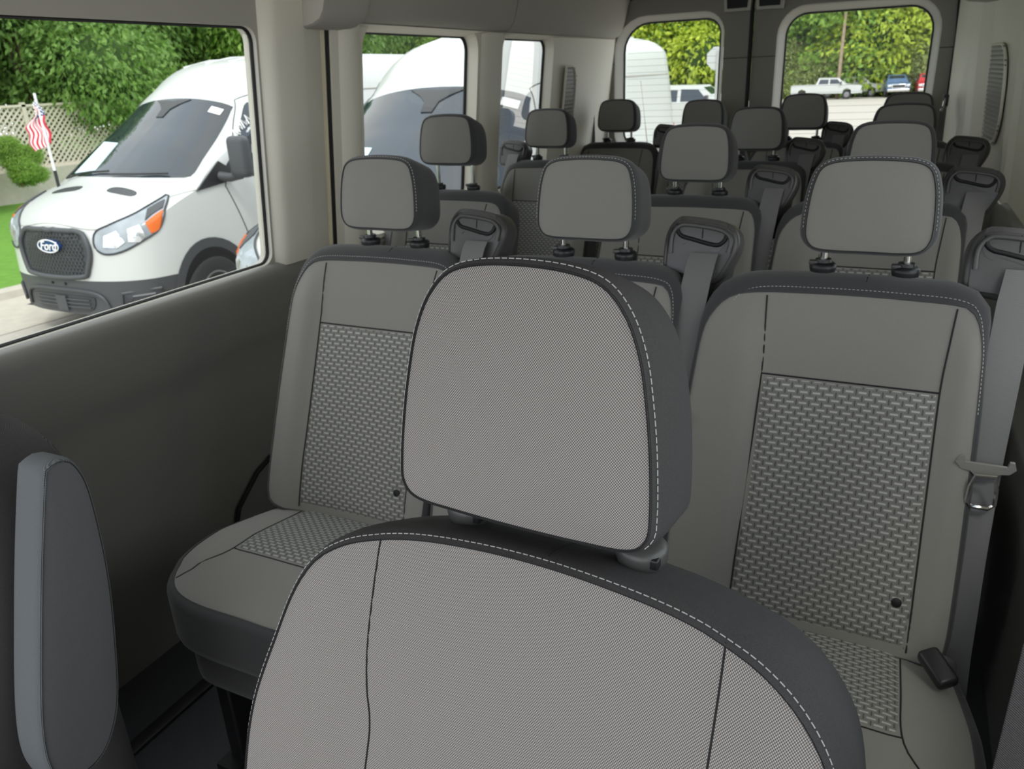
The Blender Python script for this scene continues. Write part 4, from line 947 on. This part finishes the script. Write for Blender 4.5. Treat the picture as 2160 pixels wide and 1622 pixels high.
# small flag clipped by the first van's bonnet
fl_ = thing('flag', 'small striped flag with blue starred corner on a white stick beside the white van', 'flag', (-7.3, 5.14, .44))
MB().tube([(0, 0, -.02), (0, -.01, .78)], .012, 8).build('flag_stick', 'white_mark', fl_); MB().tube([(0, 0, -.16), (0, 0, .06)], .016, 8).build('clip', 'black_plastic', fl_)
LFT = Vector((-.55, -.83, 0))
def flagpt(u, v):   # u down the hoist, v out to the fly: the cloth hangs slack
    return Vector((0, -.008, .76-.14*u*(1-.5*v)-.44*v))+LFT*(.13*u*min(1, v*2.2+.1)-.02*(1-u)*v*3+.012*math.sin(v*14+u*3))+Vector((.02*math.sin(u*9+v*4), 0, 0))
for nm, mt, sel in (('red_stripes', 'flag_red', lambda i, j: i % 2 == 0 and not (i < 7 and j < 8)), ('white_stripes', 'flag_white', lambda i, j: i % 2 == 1 and not (i < 7 and j < 8)), ('canton', 'flag_blue', lambda i, j: i < 7 and j < 8)):
    mb = MB(); N = 20
    for i in range(13):
        for j in range(N):
            if sel(i, j):
                q = [flagpt(a/13, b/N) for a, b in ((i, j), (i+1, j), (i+1, j+1), (i, j+1))]; mb.add(q+[v+Vector((0, -.003, 0)) for v in q], [(0, 1, 2, 3), (7, 6, 5, 4)])
    mb.build(nm, mt, fl_)
mb = MB()
for i in range(9):
    for j in range(5):
        c = flagpt((i+.8)/17.5, (j*1.5+(.7 if i % 2 else .1)+.4)/20); mb.box(c+Vector((.001, -.004, 0)), (.012, .006, .012))
mb.build('stars', 'flag_white', fl_)
# ------------------------------------------------------------------ pickups and cars far across the lot
def shaped(profile, hw, tumble=0, z0=1.0, nz=1):
    """side outline (y,z) given width; upper part leans in"""
    def f(sg): return lambda y, z: (sg*(hw-tumble*max(0, z-z0)), y, z)
    return MB().prism(profile, f(-1), f(1))
def wheels(t, ys, hw, r=.40):
    for sx in (1, -1):
        for y in ys:
            w_ = MB().lathe([(r*.6, -.12), (r*.96, -.13), (r, -.08), (r, .08), (r*.96, .13), (r*.6, .13)], Matrix.Rotation(math.pi/2, 4, 'Y'), 24).build('wheel', 'tyre', t, loc=(sx*(hw-.1), y, r))
            MB().lathe([(r*.58, .12), (r*.5, .14), (.1, .12), (0, .13)], Matrix.Rotation(math.pi/2*(1 if sx > 0 else -1), 4, 'Y'), 18, False).build('rim', 'rim_grey', w_)
def pickup(X, Y, rz, paint, label, group=None, crew=True):
    t = thing('pickup_truck', label, 'pickup truck', (X, Y, gz(Y)), rz, group)
    P = [(0, .55), (0, 1.12), (.12, 1.22), (1.25, 1.32), (3.95, 1.36), (6.2, 1.36), (6.2, .60), (5.55, .60), (5.5, .85), (5.2, 1.0), (4.85, .85), (4.8, .55), (1.55, .55), (1.5, .85), (1.2, 1.0), (.85, .85), (.8, .5)]
    shaped(P, 1.0).build('body', paint, t, False)
    c = MB(); c.add([(sx*(a), y, z) for sx in (-1, 1) for y, z, a in ((1.3, 1.32, .92), (2.05, 1.93, .74), (3.75, 1.96, .74), (3.98, 1.34, .92))], [(0, 1, 2, 3), (7, 6, 5, 4), (0, 4, 5, 1), (1, 5, 6, 2), (2, 6, 7, 3)]); c.build('cab', paint, t, False)
    for sx in (-1, 1):
        for ya, yb, yc, yd in ((1.75, 2.12, 2.75, 2.75), (2.88, 2.88, 3.62, 3.78)):
            o = [(ya, 1.40), (yb, 1.80), (yc, 1.82), (yd, 1.40)]
            MB().prism(o, lambda y, z, sx=sx: (sx*(.92-(z-1.33)*.29+.012), y, z), lambda y, z, sx=sx: (sx*(.92-(z-1.33)*.29-.01), y, z)).build('side_window', 'vehicle_glass', t, False)
        MB().rbox((sx*1.10, 1.75, 1.45), (.2, .12, .30), .03).build('wing_mirror', 'cladding', t)
        MB().rbox((sx*.80, .0, 1.0), (.30, .10, .22), .03).build('headlight', 'lamp_chrome', t)
    MB().add([(-.72, 1.50, 1.475), (.72, 1.50, 1.475), (.62, 1.96, 1.87), (-.62, 1.96, 1.87)], [(0, 1, 2, 3)]).build('windshield', 'vehicle_glass', t, False)
    MB().rbox((0, -.02, .98), (1.25, .08, .36), .04).build('grille', 'lamp_chrome', t); MB().rbox((0, -.06, .62), (1.9, .16, .26), .04).build('bumper', 'chrome', t); MB().rbox((0, -.045, .99), (1.05, .06, .22), .02).build('grille_mesh', 'grille_black', t)
    wheels(t, (1.18, 5.18), 1.0, .41); return t
GP = 'pickups parked across the lot'
pickup(-4.2, 84.5, math.radians(90), 'white_paint', 'white crew-cab pickup parked side-on, nearest of two white pickups by the trees', GP)
pickup(-2.3, 89.5, math.radians(90), 'white_paint', 'second white pickup, its nose showing beyond the first one', GP)
pickup(-1.05, 85.5, math.radians(8), 'blue_paint', 'blue-grey pickup parked nose-on beneath the trees', GP)
pickup(1.55, 84.5, math.radians(4), 'red_paint', 'red pickup parked nose-on at the far right of lot', GP)
pickup(-4.70, 31.0, math.radians(90), 'white_paint', 'white crew-cab pickup side-on beyond the road sign, near the parked vans', None)
# stop sign seen from behind, wooden pole
sg = thing('stop_sign', 'pale grey back of an eight-sided road sign on a steel post', 'road sign', (-5.28, 26, gz(26)))
oc = [(.36*math.cos(math.radians(22.5+45*k)), .36*math.sin(math.radians(22.5+45*k))) for k in range(8)]
MB().prism(oc, lambda x, z: (x, 0, z+2.70), lambda x, z: (x, .02, z+2.70)).build('sign_plate', 'sign_back', sg, False)
MB().box((0, -.03, 1.45), (.06, .04, 2.95)).build('post', 'steel_pole', sg, False)
up_ = thing('utility_pole', 'bare wooden pole standing before the trees across the lot', 'pole', (-6.4, 86.0, gz(86)))
MB().tube([(0, 0, 0), (.05, 0, 11)], [.17, .12], 10).build('pole', 'wood_pole', up_)
# ------------------------------------------------------------------ trees
def crown_mesh(name, seed, blobs, n, size, droop=.5, mat='leaf_mid'):
    r = random.Random(seed); mb = MB(); V = []; Fc = []
    tot = sum(b[3]*b[4]*b[5] for b in blobs)
    for (cx, cy, cz, rx, ry, rz) in blobs:
        k = int(n*(rx*ry*rz)/tot)
        nc = max(6, k//14)
        for _ in range(nc):
            a = r.uniform(0, 2*math.pi); t = r.uniform(-.9, 1); q = math.sqrt(1-t*t); rad = r.uniform(.72, 1.05)
            o = Vector((cx+rx*q*math.cos(a)*rad, cy+ry*q*math.sin(a)*rad, cz+rz*t*rad)); outd = Vector((q*math.cos(a), q*math.sin(a), t))
            for _ in range(14):
                p = o+Vector((r.gauss(0, 1), r.gauss(0, 1), r.gauss(0, .6)))*size*1.25
                d = (outd*.6+Vector((r.uniform(-1, 1), r.uniform(-1, 1), r.uniform(-1, .5)-droop))).normalized(); s = size*r.uniform(.7, 1.3)
                w_ = d.cross(Vector((r.uniform(-1, 1), r.uniform(-1, 1), r.uniform(-.3, 1)))).normalized()*s*.24; m_ = p+d*s*.45; nn = d.cross(w_).normalized()*s*.06
                i = len(V); V += [p, m_+w_+nn, p+d*s, m_-w_+nn]; Fc += [(i, i+1, i+2), (i, i+2, i+3)]
    mb.v = [tuple(v) for v in V]; mb.f = Fc; me = bpy.data.meshes.new(name); me.from_pydata(mb.v, [], mb.f); me.materials.append(MATS[mat]); return me
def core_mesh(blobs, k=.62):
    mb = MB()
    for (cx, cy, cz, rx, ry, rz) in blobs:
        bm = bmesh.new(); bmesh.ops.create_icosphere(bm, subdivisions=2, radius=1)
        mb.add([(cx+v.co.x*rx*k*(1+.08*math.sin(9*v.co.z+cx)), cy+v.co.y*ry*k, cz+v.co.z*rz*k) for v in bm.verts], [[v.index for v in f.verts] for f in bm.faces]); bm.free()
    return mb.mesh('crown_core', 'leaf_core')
def blobset(seed, n, R, H0, H1, br):
    r = random.Random(seed); return [(r.uniform(-R, R), r.uniform(-R, R)*.7, H0+(H1-H0)*(k+.5)/n+r.uniform(-.3, .3), br*r.uniform(.75, 1.2), br*r.uniform(.7, 1.1), br*r.uniform(.6, .9)) for k in range(n)]
def trunk_mesh(h, r, forks, seed):
    q = random.Random(seed); mb = MB()
    for k in range(forks):
        a = q.uniform(0, 6.28); s = q.uniform(.12, .28); mb.tube([(.12*math.cos(a)*(forks > 1), .12*math.sin(a)*(forks > 1), 0), (s*h*.3*math.cos(a), s*h*.3*math.sin(a), h*.35), (s*h*math.cos(a), s*h*math.sin(a), h)], [r, r*.75, r*.4], 8)
    return mb.mesh('trunk', 'bark')
near = [('leaf_mid', 11, blobset(1, 9, 1.9, 1.8, 7.5, 1.75)), ('leaf_olive', 12, blobset(2, 8, 1.7, .9, 6.5, 1.6)), ('leaf_deep', 13, blobset(3, 9, 1.8, 1.5, 8.0, 1.8)), ('leaf_mid', 14, blobset(7, 7, 1.7, .6, 5.0, 1.6))]
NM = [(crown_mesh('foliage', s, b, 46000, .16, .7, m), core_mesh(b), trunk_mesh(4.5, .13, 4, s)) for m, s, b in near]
far = [('leaf_bright', 21, blobset(4, 12, 4.2, 2.5, 17, 4.0)), ('leaf_mid', 22, blobset(5, 12, 4.0, 2.0, 18, 4.2)), ('leaf_deep', 23, blobset(6, 11, 4.0, 2.0, 16, 4.2)), ('leaf_olive', 24, blobset(8, 8, 3.5, 1.0, 8, 3.2))]
FM = [(crown_mesh('foliage', s, b, 24000, .55, .3, m), core_mesh(b), trunk_mesh(10, .3, 2, s)) for m, s, b in far]
def tree(X, Y, z, M_, rz, sc_, label, group):
    t = thing('tree', label, 'tree', (X, Y, z), rz, group); t.scale = (sc_,)*3
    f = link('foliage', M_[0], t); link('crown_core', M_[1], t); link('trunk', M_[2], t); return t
def px_x(u, y): return CAM.x+(u-1937)*.0  # unused
gN, gF = 'trees behind the lattice fence', 'trees on the far side of the lot'
NL = [(-19.6, 3.2, 1, .9), (-19.8, 6.6, 1, .95), (-20.2, 9.8, 0, 1.05), (-19.4, 13.4, 2, 1.0), (-20.0, 17.2, 2, 1.1), (-19.7, 21.0, 0, 1.1), (-20.3, 25.0, 2, 1.15), (-24.5, 5.0, 2, 1.3), (-25.0, 11.0, 1, 1.3), (-25.5, 17.0, 2, 1.35), (-25.0, 24.0, 0, 1.4), (-23.5, 31.0, 2, 1.4), (-22.0, 38.0, 0, 1.4)]
LB = {0: 'broad green tree with drooping leaves behind the lattice fence', 1: 'pale olive bushy tree behind the lattice fence', 2: 'dense deep green tree behind the lattice fence'}
ORD = ['first', 'second', 'third', 'fourth', 'fifth', 'sixth', 'seventh', 'eighth', 'ninth', 'tenth', 'eleventh', 'twelfth', 'thirteenth']
LB2 = {0: 'taller broad green tree behind the fence trees', 1: 'taller pale olive tree behind the fence trees', 2: 'taller deep green tree behind the fence trees'}
for i, (X, Y, k, s) in enumerate(NL): tree(X, Y, gz(Y)+.4, NM[k], i*1.3, s, LB[k]+', %s from left' % ORD[i] if i < 7 else LB2[k]+', %s in the second row' % ORD[i-7], gN)
rr_ = random.Random(9)
LF = {0: 'tall sunlit yellow-green tree across the parking lot', 1: 'tall mid-green tree across the parking lot', 2: 'tall dark green tree across the parking lot', 3: 'low olive shrub at the foot of the far trees'}
i = 0
for X in range(-46, 16, 5):
    Y = 96+rr_.uniform(-2, 3); k = [1, 0, 1, 0, 2, 0][i % 6]; tree(X+rr_.uniform(-1, 1), Y, gz(Y), FM[k], i*2.1, rr_.uniform(.95, 1.15), LF[k]+', %s from left' % ORD[min(12, i)], gF)
    Y2 = 104+rr_.uniform(-1, 3); k2 = [2, 1, 0, 2][i % 4]; tree(X+2.5, Y2, gz(Y2), FM[k2], i*1.7+1, rr_.uniform(1.2, 1.4), LF[k2]+', %s in back row' % ORD[min(12, i)], gF); i += 1
for j, X in enumerate((-14, -9.5, -5.5, -.8, 1.8, 4.5, 8)): tree(X, 91.5, gz(91), FM[3], j*2.0, 1*.55, LF[3]+', %s from left' % ORD[j], 'shrubs at the foot of the far trees')
# climbing shrub in front of the lattice
for (X, Y, s, lb) in ((-16.3, 9.0, .27, 'largest leafy shrub against the lattice fence'), (-16.3, 8.3, .22, 'mid-sized leafy shrub against the fence, left of the largest'), (-16.5, 10.6, .18, 'smallest leafy shrub against the fence, right of the largest')): tree(X, Y, gz(Y)+.5, NM[3], Y, s, lb, 'shrubs against the lattice fence')
